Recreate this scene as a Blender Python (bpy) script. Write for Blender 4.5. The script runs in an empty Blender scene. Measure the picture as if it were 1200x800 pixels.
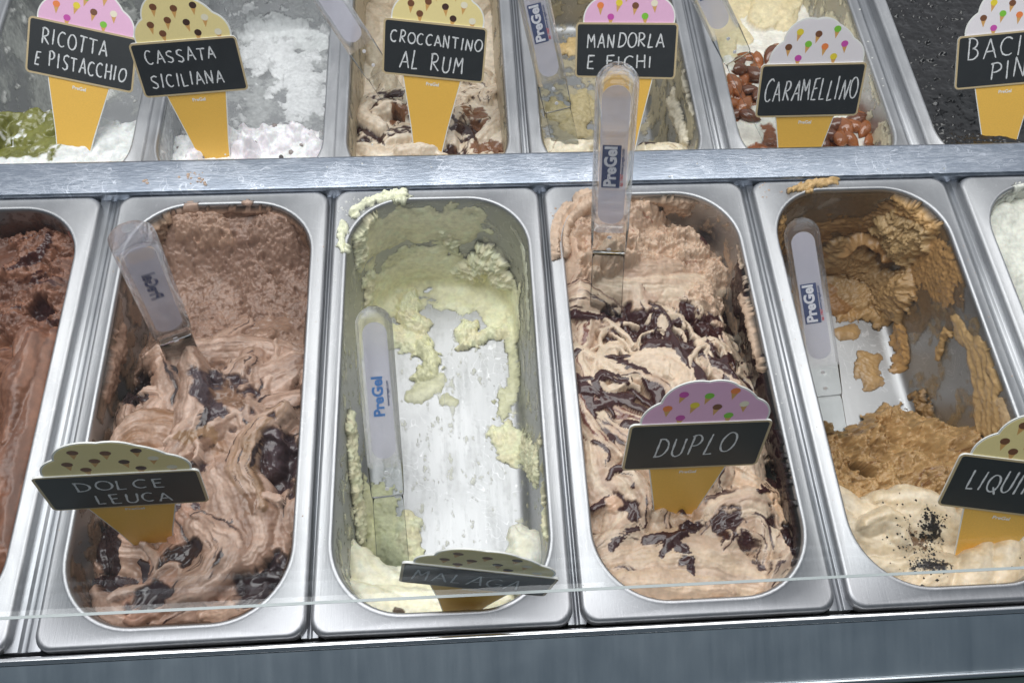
import bpy, math, random
import numpy as np
from mathutils import Matrix, Vector
random.seed(7)
sc = bpy.context.scene
COL = sc.collection

# ------------------------------------------------------------------ camera, world, lamps, exposure
CAMR = np.array([[0.9979, -0.0553, 0.0331], [0.0331, 0.8806, 0.4728], [-0.0553, -0.4707, 0.8806]])  # rows: camera axes
CAMP = np.array([0.02144, -0.09732, 0.57599]); FPX = 997.95
cam = bpy.data.cameras.new('camera'); co = bpy.data.objects.new('camera', cam); COL.objects.link(co)
M = Matrix([[*CAMR[:, 0]], [*CAMR[:, 1]], [*CAMR[:, 2]]]).to_4x4()
U, _, Vt = np.linalg.svd(CAMR); Rc = U @ Vt
M = Matrix([list(Rc[:, i]) for i in range(3)]).to_4x4()
M.translation = Vector(CAMP); co.matrix_world = M
cam.sensor_width = 36; cam.lens = FPX * 36 / 1200; cam.clip_start = .01; cam.clip_end = 50
sc.camera = co
sc.render.resolution_x = 1024; sc.render.resolution_y = 682
w = bpy.data.worlds.new('World'); sc.world = w; w.use_nodes = True
nt = w.node_tree; bg = nt.nodes['Background']
tc = nt.nodes.new('ShaderNodeTexCoord'); sx = nt.nodes.new('ShaderNodeSeparateXYZ')
nt.links.new(tc.outputs['Generated'], sx.inputs[0])
ad = nt.nodes.new('ShaderNodeMath'); ad.operation = 'MULTIPLY_ADD'; ad.inputs[1].default_value = .55; 
nt.links.new(sx.outputs[2], ad.inputs[0])
ay = nt.nodes.new('ShaderNodeMath'); ay.operation = 'MULTIPLY'; ay.inputs[1].default_value = .75
nt.links.new(sx.outputs[1], ay.inputs[0]); nt.links.new(ay.outputs[0], ad.inputs[2])
cr = nt.nodes.new('ShaderNodeValToRGB'); e = cr.color_ramp
e.elements[0].position = .0; e.elements[0].color = (.10, .125, .15, 1)
e.elements[1].position = .75; e.elements[1].color = (.78, .80, .84, 1)
k = e.elements.new(.2); k.color = (.16, .19, .23, 1)
k = e.elements.new(.42); k.color = (.52, .54, .58, 1)
nt.links.new(ad.outputs[0], cr.inputs[0]); nt.links.new(cr.outputs[0], bg.inputs[0])
bg.inputs[1].default_value = .60
def area(name, loc, rot, sx_, sy_, power, col=(1, 1, 1)):
    l = bpy.data.lights.new(name, 'AREA'); l.shape = 'RECTANGLE'; l.size = sx_; l.size_y = sy_; l.energy = power; l.color = col
    o = bpy.data.objects.new(name, l); COL.objects.link(o); o.location = loc; o.rotation_euler = rot; return o
area('case_lamp', (.1, .62, 1.0), (math.radians(-22), 0, 0), 1.8, .42, 6.6, (1, .985, .96))
area('ceiling_lamp', (-.35, .05, 1.7), (math.radians(4), math.radians(-14), 0), 1.5, .9, 11.5, (.97, .985, 1))
sc.view_settings.view_transform = 'Standard'; sc.view_settings.look = 'None'; sc.view_settings.exposure = 0.42; sc.view_settings.gamma = 1
sc.render.engine = 'CYCLES'
sc.cycles.transparent_max_bounces = 16; sc.cycles.transmission_bounces = 10; sc.cycles.max_bounces = 12

# ------------------------------------------------------------------ helpers
def S(r, g, b):
    f = lambda c: (c / 255 / 12.92) if c <= 10 else ((c / 255 + .055) / 1.055) ** 2.4
    return np.array([f(r), f(g), f(b)])
def ray(x, y): return Rc.T @ np.array([(x - 600) / FPX, -(y - 400) / FPX, -1])
def onz(x, y, z=-.03):
    d = ray(x, y); t = (z - CAMP[2]) / d[2]; return CAMP + t * d
def atd(x, y, depth): return CAMP + ray(x, y) * depth
def project(P):
    c = (P - CAMP) @ Rc.T
    return 600 + FPX * c[..., 0] / -c[..., 2], 400 - FPX * c[..., 1] / -c[..., 2]

def mesh_np(name, V, F, mats, smooth=True, midx=None):
    V = np.asarray(V, np.float32).reshape(-1, 3); F = np.asarray(F, np.int32)
    me = bpy.data.meshes.new(name); n = len(F); k_ = F.shape[1]
    me.vertices.add(len(V)); me.vertices.foreach_set('co', V.ravel())
    me.loops.add(n * k_); me.loops.foreach_set('vertex_index', F.ravel())
    me.polygons.add(n); me.polygons.foreach_set('loop_start', np.arange(0, n * k_, k_, dtype=np.int32))
    me.polygons.foreach_set('loop_total', np.full(n, k_, np.int32))
    me.polygons.foreach_set('use_smooth', np.full(n, smooth))
    for m in (mats if isinstance(mats, (list, tuple)) else [mats]): me.materials.append(m)
    if midx is not None: me.polygons.foreach_set('material_index', np.asarray(midx, np.int32))
    me.update(calc_edges=True); me.validate()
    return me
def mesh_py(name, V, F, mats, smooth=False, midx=None):
    me = bpy.data.meshes.new(name); me.from_pydata([tuple(v) for v in V], [], F)
    for m in (mats if isinstance(mats, (list, tuple)) else [mats]): me.materials.append(m)
    for p in me.polygons: p.use_smooth = smooth
    if midx is not None:
        for p, i in zip(me.polygons, midx): p.material_index = i
    me.update(); return me
def add(name, me, parent=None, loc=None):
    o = bpy.data.objects.new(name, me); COL.objects.link(o)
    if parent is not None: o.parent = parent
    if loc is not None: o.location = loc
    return o
def tag(o, label=None, cat=None, group=None, kind=None):
    if label: o['label'] = label
    if cat: o['category'] = cat
    if group: o['group'] = group
    if kind: o['kind'] = kind
    return o

# ---- numpy noise
rs = np.random.RandomState(3)
PERM = rs.permutation(256); PERM = np.concatenate([PERM, PERM, PERM])
G2 = rs.randn(256, 2); G2 /= np.linalg.norm(G2, axis=1)[:, None]
G3 = rs.randn(256, 3); G3 /= np.linalg.norm(G3, axis=1)[:, None]
def pn2(x, y, seed=0):
    x = x + seed * 17.13; y = y + seed * 9.71
    xi = np.floor(x).astype(int); yi = np.floor(y).astype(int); fx = x - xi; fy = y - yi
    u = fx * fx * fx * (fx * (fx * 6 - 15) + 10); v = fy * fy * fy * (fy * (fy * 6 - 15) + 10)
    def g(a, b):
        h = PERM[PERM[(xi + a) & 255] + ((yi + b) & 255)]
        return G2[h, 0] * (fx - a) + G2[h, 1] * (fy - b)
    n0 = g(0, 0) * (1 - u) + g(1, 0) * u; n1 = g(0, 1) * (1 - u) + g(1, 1) * u
    return (n0 * (1 - v) + n1 * v) * 1.45
def pn3(P, sc_, seed=0):
    x = P[..., 0] * sc_ + seed * 7.3; y = P[..., 1] * sc_ + seed * 3.1; z = P[..., 2] * sc_ + seed * 5.7
    xi = np.floor(x).astype(int); yi = np.floor(y).astype(int); zi = np.floor(z).astype(int)
    fx = x - xi; fy = y - yi; fz = z - zi
    s = lambda t: t * t * (3 - 2 * t)
    u, v, w_ = s(fx), s(fy), s(fz)
    def g(a, b, c):
        h = PERM[PERM[PERM[(xi + a) & 255] + ((yi + b) & 255)] + ((zi + c) & 255)]
        return G3[h, 0] * (fx - a) + G3[h, 1] * (fy - b) + G3[h, 2] * (fz - c)
    L = lambda a, b, t: a + (b - a) * t
    return L(L(L(g(0,0,0), g(1,0,0), u), L(g(0,1,0), g(1,1,0), u), v), L(L(g(0,0,1), g(1,0,1), u), L(g(0,1,1), g(1,1,1), u), v), w_) * 1.5
def fbm2(x, y, o=4, seed=0, gain=.5):
    r = 0; a = 1
    for i in range(o): r = r + a * pn2(x * 2 ** i, y * 2 ** i, seed + i * 5); a *= gain
    return r
def fbm3(P, sc_, o=3, seed=0, gain=.5):
    r = 0; a = 1
    for i in range(o): r = r + a * pn3(P, sc_ * 2 ** i, seed + i * 5); a *= gain
    return r
def sst(a, b, x):
    t = np.clip((x - a) / (b - a), 0, 1); return t * t * (3 - 2 * t)

# ------------------------------------------------------------------ materials
def newmat(name):
    m = bpy.data.materials.new(name); m.use_nodes = True; n = m.node_tree
    return m, n, n.nodes['Principled BSDF']
def simple(name, col, rough=.5, metal=0, spec=.5, grain=0, gscale=400):
    m, n, b = newmat(name)
    b.inputs['Base Color'].default_value = (*col, 1); b.inputs['Roughness'].default_value = rough; b.inputs['Metallic'].default_value = metal
    b.inputs['Specular IOR Level'].default_value = spec
    if grain:
        t = n.nodes.new('ShaderNodeTexCoord'); no = n.nodes.new('ShaderNodeTexNoise'); no.inputs['Scale'].default_value = gscale; no.inputs['Detail'].default_value = 5
        n.links.new(t.outputs['Object'], no.inputs['Vector'])
        mx = n.nodes.new('ShaderNodeMix'); mx.data_type = 'RGBA'
        mx.inputs[6].default_value = (*[c * (1 - grain) for c in col], 1); mx.inputs[7].default_value = (*[min(1, c * (1 + grain)) for c in col], 1)
        n.links.new(no.outputs[0], mx.inputs[0]); n.links.new(mx.outputs[2], b.inputs['Base Color'])
    return m
def steel(name, col=(.62, .63, .65), r0=.22, r1=.42, stretch=(1, 60, 1), scale=14, smudge=1.0, bump=.05, scratch=0):
    m, n, b = newmat(name); L = n.links.new
    b.inputs['Metallic'].default_value = 1
    t = n.nodes.new('ShaderNodeTexCoord')
    mp = n.nodes.new('ShaderNodeMapping'); mp.inputs['Scale'].default_value = stretch; L(t.outputs['Object'], mp.inputs[0])
    no = n.nodes.new('ShaderNodeTexNoise'); no.inputs['Scale'].default_value = scale; no.inputs['Detail'].default_value = 8; no.inputs['Roughness'].default_value = .7
    L(mp.outputs[0], no.inputs['Vector'])
    sm = n.nodes.new('ShaderNodeTexNoise'); sm.inputs['Scale'].default_value = 22; sm.inputs['Detail'].default_value = 6; sm.inputs['Distortion'].default_value = .6
    L(t.outputs['Object'], sm.inputs['Vector'])
    mix = n.nodes.new('ShaderNodeMath'); mix.operation = 'MULTIPLY_ADD'; mix.inputs[1].default_value = .5 * smudge
    L(sm.outputs[0], mix.inputs[0])
    hf = n.nodes.new('ShaderNodeMath'); hf.operation = 'MULTIPLY'; hf.inputs[1].default_value = .6; L(no.outputs[0], hf.inputs[0]); L(hf.outputs[0], mix.inputs[2])
    mr = n.nodes.new('ShaderNodeMapRange'); mr.inputs[1].default_value = .3; mr.inputs[2].default_value = .85; mr.inputs[3].default_value = r0; mr.inputs[4].default_value = r1
    L(mix.outputs[0], mr.inputs[0]); L(mr.outputs[0], b.inputs['Roughness'])
    cm = n.nodes.new('ShaderNodeMix'); cm.data_type = 'RGBA'; cm.inputs[6].default_value = (*[c * .78 for c in col], 1); cm.inputs[7].default_value = (*[min(1, c * 1.15) for c in col], 1)
    L(mix.outputs[0], cm.inputs[0])
    out = cm.outputs[2]
    if scratch:
        wv = n.nodes.new('ShaderNodeTexVoronoi'); wv.feature = 'DISTANCE_TO_EDGE'; wv.inputs['Scale'].default_value = 55
        mp2 = n.nodes.new('ShaderNodeMapping'); mp2.inputs['Rotation'].default_value = (0, 0, .5); mp2.inputs['Scale'].default_value = (.35, 2.2, 1)
        nz = n.nodes.new('ShaderNodeTexNoise'); nz.inputs['Scale'].default_value = 9; nz.inputs['Detail'].default_value = 4
        mxv = n.nodes.new('ShaderNodeMix'); mxv.data_type = 'VECTOR'; mxv.inputs[0].default_value = .3
        L(t.outputs['Object'], mxv.inputs[4]); L(nz.outputs[1], mxv.inputs[5]); L(t.outputs['Object'], nz.inputs['Vector'])
        L(mxv.outputs[1], mp2.inputs[0]); L(mp2.outputs[0], wv.inputs['Vector'])
        th = n.nodes.new('ShaderNodeMath'); th.operation = 'LESS_THAN'; th.inputs[1].default_value = .018; L(wv.outputs[0], th.inputs[0])
        gt = n.nodes.new('ShaderNodeMath'); gt.operation = 'GREATER_THAN'; gt.inputs[1].default_value = .5; L(sm.outputs[0], gt.inputs[0])
        ml = n.nodes.new('ShaderNodeMath'); ml.operation = 'MULTIPLY'; L(th.outputs[0], ml.inputs[0]); L(gt.outputs[0], ml.inputs[1])
        m3 = n.nodes.new('ShaderNodeMath'); m3.operation = 'MULTIPLY'; m3.inputs[1].default_value = scratch; L(ml.outputs[0], m3.inputs[0])
        c2 = n.nodes.new('ShaderNodeMix'); c2.data_type = 'RGBA'; c2.inputs[7].default_value = (.9, .9, .92, 1)
        L(m3.outputs[0], c2.inputs[0]); L(out, c2.inputs[6]); out = c2.outputs[2]
    L(out, b.inputs['Base Color'])
    bp = n.nodes.new('ShaderNodeBump'); bp.inputs['Strength'].default_value = bump; bp.inputs['Distance'].default_value = .001
    L(no.outputs[0], bp.inputs['Height']); L(bp.outputs[0], b.inputs['Normal'])
    return m
M_PAN = steel('pan_steel', (.45, .455, .47), .32, .54, (70, 3, 3), 14, 1.5, .16, .12)
M_PANIN = steel('pan_inner_steel', (.46, .465, .475), .34, .56, (90, 2, 3), 12, 1.4, .12, .35)
M_RAIL = steel('rail_steel', (.60, .66, .76), .26, .50, (2.2, 12, 3), 48, .7, .35, .85)
n_ = M_RAIL.node_tree
for q in n_.nodes:
    if q.type == 'MIX' and q.data_type == 'RGBA' and not q.inputs[7].default_value[0] == .9 or False:
        q.inputs[6].default_value = (.32, .36, .43, 1); q.inputs[7].default_value = (.62, .66, .74, 1)
        rmp = n_.nodes.new('ShaderNodeMapRange'); rmp.inputs[1].default_value = .44; rmp.inputs[2].default_value = .66
        src = q.inputs[0].links[0].from_socket if q.inputs[0].links else None
        if src is not None and q.inputs[6].is_linked is False: n_.links.new(src, rmp.inputs[0]); n_.links.new(rmp.outputs[0], q.inputs[0])
M_TRIM = steel('trim_steel', (.76, .84, .92), .26, .44, (30, 2, 2), 2.2, .8, .03, .12)
M_EDGE = steel('edge_steel', (.85, .86, .88), .15, .25, (3, 60, 60), 9, .3, .02)
M_DARK = simple('dark_gap', (.03, .033, .037), .5)
M_BAR = steel('bar_steel', (.42, .43, .45), .25, .5, (60, 3, 3), 9, 1.2, .08)

def gelato_mat(name, sss=.18, bump=.50, bscale=700, rough_hi=.36):
    m, n, b = newmat(name); L = n.links.new
    a = n.nodes.new('ShaderNodeAttribute'); a.attribute_name = 'Col'
    t = n.nodes.new('ShaderNodeTexCoord')
    no = n.nodes.new('ShaderNodeTexNoise'); no.inputs['Scale'].default_value = bscale; no.inputs['Detail'].default_value = 5; no.inputs['Roughness'].default_value = .6
    L(t.outputs['Object'], no.inputs['Vector'])
    n2 = n.nodes.new('ShaderNodeTexNoise'); n2.inputs['Scale'].default_value = 260; n2.inputs['Detail'].default_value = 4; L(t.outputs['Object'], n2.inputs['Vector'])
    hv = n.nodes.new('ShaderNodeHueSaturation'); mr = n.nodes.new('ShaderNodeMapRange'); mr.inputs[1].default_value = .3; mr.inputs[2].default_value = .7; mr.inputs[3].default_value = .88; mr.inputs[4].default_value = 1.1
    L(n2.outputs[0], mr.inputs[0]); L(mr.outputs[0], hv.inputs['Value']); L(a.outputs['Color'], hv.inputs['Color']); L(hv.outputs[0], b.inputs['Base Color'])
    g = n.nodes.new('ShaderNodeMapRange'); g.inputs[3].default_value = rough_hi; g.inputs[4].default_value = .08; L(a.outputs['Alpha'], g.inputs[0]); L(g.outputs[0], b.inputs['Roughness'])
    sub = n.nodes.new('ShaderNodeMath'); sub.operation = 'SUBTRACT'; sub.inputs[0].default_value = 1; L(a.outputs['Alpha'], sub.inputs[1])
    ck = n.nodes.new('ShaderNodeAttribute'); ck.attribute_name = 'Crumb'
    cm_ = n.nodes.new('ShaderNodeMapRange'); cm_.inputs[3].default_value = bump * .22; cm_.inputs[4].default_value = bump; L(ck.outputs['Fac'], cm_.inputs[0])
    st = n.nodes.new('ShaderNodeMath'); st.operation = 'MULTIPLY'; L(sub.outputs[0], st.inputs[0]); L(cm_.outputs[0], st.inputs[1])
    bp = n.nodes.new('ShaderNodeBump'); bp.inputs['Distance'].default_value = .0013
    L(st.outputs[0], bp.inputs['Strength']); L(no.outputs[0], bp.inputs['Height']); L(bp.outputs[0], b.inputs['Normal'])
    b.inputs['Subsurface Weight'].default_value = sss; b.inputs['Subsurface Radius'].default_value = (1, .6, .4); b.inputs['Subsurface Scale'].default_value = .003
    b.inputs['Specular IOR Level'].default_value = .6
    return m
def thin(m):
    n = m.node_tree; b = n.nodes['Principled BSDF']; a = n.nodes.new('ShaderNodeAttribute'); a.attribute_name = 'Cover'; n.links.new(a.outputs['Fac'], b.inputs['Alpha']); return m
M_SM = thin(gelato_mat('smear', 0)); M_SMW = thin(gelato_mat('smear_pale', 0, .3, 800, .5))
M_GEL = gelato_mat('gelato'); M_GELW = gelato_mat('gelato_pale', .2, .3, 800, .55)

# ------------------------------------------------------------------ pan geometry
PW, PL = .0859, .18            # half sizes of the rim
DEP = .125
def rrect(hw, hl, r, nc=14, ne=26, nw=8):
    """closed loop, constant count whatever the radius"""
    pts = []
    cs = [(hw - r, hl - r, 0), (-(hw - r), hl - r, 90), (-(hw - r), -(hl - r), 180), (hw - r, -(hl - r), 270)]
    for i, (cx, cy, a0) in enumerate(cs):
        for k_ in range(nc + 1):
            a = math.radians(a0 + 90 * k_ / nc); pts.append((cx + r * math.cos(a), cy + r * math.sin(a)))
        nx = cs[(i + 1) % 4]; a = math.radians(a0 + 90); p = (cx + r * math.cos(a), cy + r * math.sin(a)); q = (nx[0] + r * math.cos(a), nx[1] + r * math.sin(a))
        n_ = nw if i % 2 == 0 else ne
        for k_ in range(1, n_): t = k_ / n_; pts.append((p[0] + (q[0] - p[0]) * t, p[1] + (q[1] - p[1]) * t))
    return np.array(pts)
FL = .0104; RI = .051
def pan_loops():
    L_ = [(0, -.010, .011), (0, -.0035, .011), (.0007, -.0012, .011), (.0022, 0, .011), (.0032, .0001, .0105)]
    out = [(PW - i, PL - i, r, z) for i, z, r in L_]
    ins = [(-.0022, .0001), (-.001, .0009), (.0006, .0011), (.0016, .0004), (.0023, -.0018), (.0026, -.005), (.0034, -.03), (.0052, -.08), (.0062, -DEP + .014), (.0075, -DEP + .007), (.0105, -DEP + .0025), (.015, -DEP + .0006), (.02, -DEP)]
    out += [(PW - FL - i, PL - FL - i, RI - i * .9, z) for i, z in ins]
    return out
def make_pan():
    loops = pan_loops(); V = []; F = []; n = None
    for hw, hl, r, z in loops:
        p = rrect(hw, hl, r); n = len(p); V += [(x, y, z) for x, y in p]
    for i in range(len(loops) - 1):
        for k_ in range(n):
            a = i * n + k_; b = i * n + (k_ + 1) % n; F.append((a, b, b + n, a + n))
    F.append(tuple(range((len(loops) - 1) * n, len(loops) * n)))
    cut = 9 * n
    return mesh_py('gelato_pan', V, F, [M_PAN, M_PANIN], True, [0 if i < cut else 1 for i in range(len(F))])
PAN = make_pan()
XF = [-.3603, -.1736, .0017, .1781, .3584, .5432]
YAW = [0, .004, -.004, 0, 0, 0]
XB = [-.345, -.175, -.006, .172, .357, .545]
YB0 = .377; ZB = -.025
DXP = {}
pans = {}
flab = ['steel pan at the left edge of the front row holding dark chocolate gelato', 'front row steel pan under the DOLCE LEUCA sign', 'nearly empty front row steel pan under the MALAGA sign',
        'front row steel pan full of beige gelato under the DUPLO sign', 'half empty front row steel pan with tan gelato at the LIQUIRIZIA sign', 'steel pan of white gelato cut off by the right edge, front row']
blab = ['back row steel pan at the left edge under the RICOTTA E PISTACCHIO sign', 'back row steel pan under the CASSATA SICILIANA sign', 'back row steel pan under the CROCCANTINO AL RUM sign',
        'back row steel pan under the MANDORLA E FICHI sign', 'back row steel pan under the CARAMELLINO sign', 'back row steel pan of almost black gelato at the right edge']
for i, x in enumerate(XF):
    o = add('gelato_pan', PAN, None, (x, PL, 0)); o.rotation_euler.z = YAW[i]; pans['F%d' % i] = o; tag(o, flab[i], 'gelato pan', 'steel gelato pans set side by side')
for i, x in enumerate(XB):
    o = add('gelato_pan', PAN, None, (x, YB0 + PL, ZB)); pans['B%d' % i] = o; tag(o, blab[i], 'gelato pan', 'steel gelato pans set side by side')

# ------------------------------------------------------------------ case structure
def extrude_profile(name, prof, x0, x1, mat, smooth=False, nseg=1):
    n = len(prof); V = []; F = []
    for s in range(nseg + 1):
        x = x0 + (x1 - x0) * s / nseg; V += [(x, y, z) for y, z in prof]
    for s in range(nseg):
        for k_ in range(n): a = s * n + k_; b = s * n + (k_ + 1) % n; F.append((a, b, b + n, a + n))
    F.append(tuple(range(n))[::-1]); F.append(tuple(range(nseg * n, nseg * n + n)))
    me = mesh_py(name, V, F, mat, smooth); return me
def bevel(o, w_=.001, seg=3):
    m = o.modifiers.new('Bevel', 'BEVEL'); m.width = w_; m.segments = seg; m.limit_method = 'ANGLE'; m.angle_limit = math.radians(25)
    for p in o.data.polygons: p.use_smooth = True
X0, X1 = -1.0, 1.25
# rail between rows
o = add('divider_rail', extrude_profile('divider_rail', [(.3604, -.05), (.3604, .0004), (.3618, .0024), (.3925, .0034), (.3945, .0022), (.3950, -.002), (.3950, -.06)], X0, X1, M_RAIL)); bevel(o, .0006)
tag(o, 'scratched steel rail running between the front and back rows of pans', 'rail', None, 'structure')
# front trim
o = add('front_trim', extrude_profile('front_trim', [(-.0075, -.004), (-.0405, -.021), (-.0405, -.06), (-.0075, -.06)], X0, X1, M_TRIM)); tag(o, 'dark reflective steel band along the front of the pans', 'trim', None, 'structure')
o = add('trim_lip', extrude_profile('trim_lip', [(-.0020, -.05), (-.0020, -.0035), (-.0030, -.0018), (-.0048, -.0014), (-.0072, -.0028), (-.0074, -.05)], X0, X1, M_EDGE)); bevel(o, .0005)
tag(o, 'bright thin steel lip directly in front of the front row of pans', 'trim', None, 'structure')
o = add('lower_lip', extrude_profile('lower_lip', [(-.0407, -.05), (-.0407, -.0205), (-.0420, -.0190), (-.0440, -.0200), (-.0445, -.05)], X0, X1, M_EDGE)); bevel(o, .0005)
tag(o, 'bright edge below the dark steel band at the bottom of the photo', 'trim', None, 'structure')
o = add('counter_front', extrude_profile('counter_front', [(-.0447, -.03), (-.30, -.10), (-.30, -.14), (-.0447, -.19)], X0, X1, simple('counter_grey', S(86, 100, 98), .3, .3, grain=.15, gscale=30))); tag(o, 'grey green counter below the lower steel edge', 'counter', None, 'structure')
# case bottom
o = add('case_floor', mesh_py('case_floor', [(X0, -.3, -.2), (X1, -.3, -.2), (X1, 1.1, -.2), (X0, 1.1, -.2)], [(0, 1, 2, 3)], M_DARK)); tag(o, 'dark well below the pans', 'case floor', None, 'structure')
# bars in the gaps between pans
def bar(x0, x1, y0, y1, z, label):
    V = [(x0, y0, z), (x1, y0, z), (x1, y1, z), (x0, y1, z), (x0, y0, z - .03), (x1, y0, z - .03), (x1, y1, z - .03), (x0, y1, z - .03)]
    xm = [x0 + (x1 - x0) * .36, x0 + (x1 - x0) * .44, x0 + (x1 - x0) * .56, x0 + (x1 - x0) * .64]
    prof = [(x0, z - .03), (x0, z), (xm[0], z), (xm[1], z - .0018), (xm[2], z - .0018), (xm[3], z), (x1, z), (x1, z - .03)]
    V = [(x, y0, zz) for x, zz in prof] + [(x, y1, zz) for x, zz in prof]; n = 8
    F = [(k_, k_ + 1, k_ + 1 + n, k_ + n) for k_ in range(7)] + [tuple(range(n))[::-1], tuple(range(n, 2 * n))]
    o = add('support_bar', mesh_py('support_bar', V, F, M_BAR)); bevel(o, .0004, 2)
    tag(o, label, 'support bar', 'steel bars in the gaps between pans', 'structure')
for i in range(5):
    xm = (XF[i] + XF[i + 1]) / 2; g = (XF[i + 1] - XF[i]) / 2 - PW
    bar(xm - g - .004, xm + g + .004, .001, .363, -.0065 if g > .003 else -.009, 'steel bar in the gap between two front row pans')
    xm = (XB[i] + XB[i + 1]) / 2; g = max((XB[i + 1] - XB[i]) / 2 - PW, .0)
    bar(xm - g - .004, xm + g + .004, YB0 - .01, YB0 + .37, ZB - .009, 'steel bar in the gap between two back row pans')
# glass
def glassmat():
    m, n, b = newmat('clear_glass'); n.nodes.remove(b); L = n.links.new
    t = n.nodes.new('ShaderNodeBsdfTransparent'); t.inputs[0].default_value = (.985, .992, .988, 1)
    g = n.nodes.new('ShaderNodeBsdfGlossy'); g.inputs['Roughness'].default_value = .02
    x = n.nodes.new('ShaderNodeMixShader'); x.inputs[0].default_value = .045
    L(t.outputs[0], x.inputs[1]); L(g.outputs[0], x.inputs[2]); L(x.outputs[0], n.nodes['Material Output'].inputs[0]); return m
M_GLASS = glassmat()
gy, gz = .0035, .0865
gl = add('glass_panel', mesh_py('glass_panel', [(X0, gy, gz), (X1, gy, gz), (X1, gy + .02, .60), (X0, gy + .02, .60), (X0, gy + .004, gz), (X1, gy + .004, gz), (X1, gy + .024, .60), (X0, gy + .024, .60)],
    [(0, 1, 2, 3), (7, 6, 5, 4), (0, 4, 5, 1), (3, 2, 6, 7)], M_GLASS)); tag(gl, 'clear glass front panel whose thin lower edge crosses above the front pans', 'glass panel')
M_GEDGE = simple('glass_edge', (.42, .46, .46), .3)
add('glass_edge', mesh_py('glass_edge', [(X0, gy - .0004, gz - .0004), (X1, gy - .0004, gz - .0004), (X1, gy - .0004, gz + .0001), (X0, gy - .0004, gz + .0001), (X0, gy + .0012, gz - .0004), (X1, gy + .0012, gz - .0004), (X1, gy + .0012, gz + .0001), (X0, gy + .0012, gz + .0001)],
    [(0, 1, 2, 3), (7, 6, 5, 4), (0, 4, 5, 1), (3, 2, 6, 7)], M_GEDGE), gl)

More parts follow.
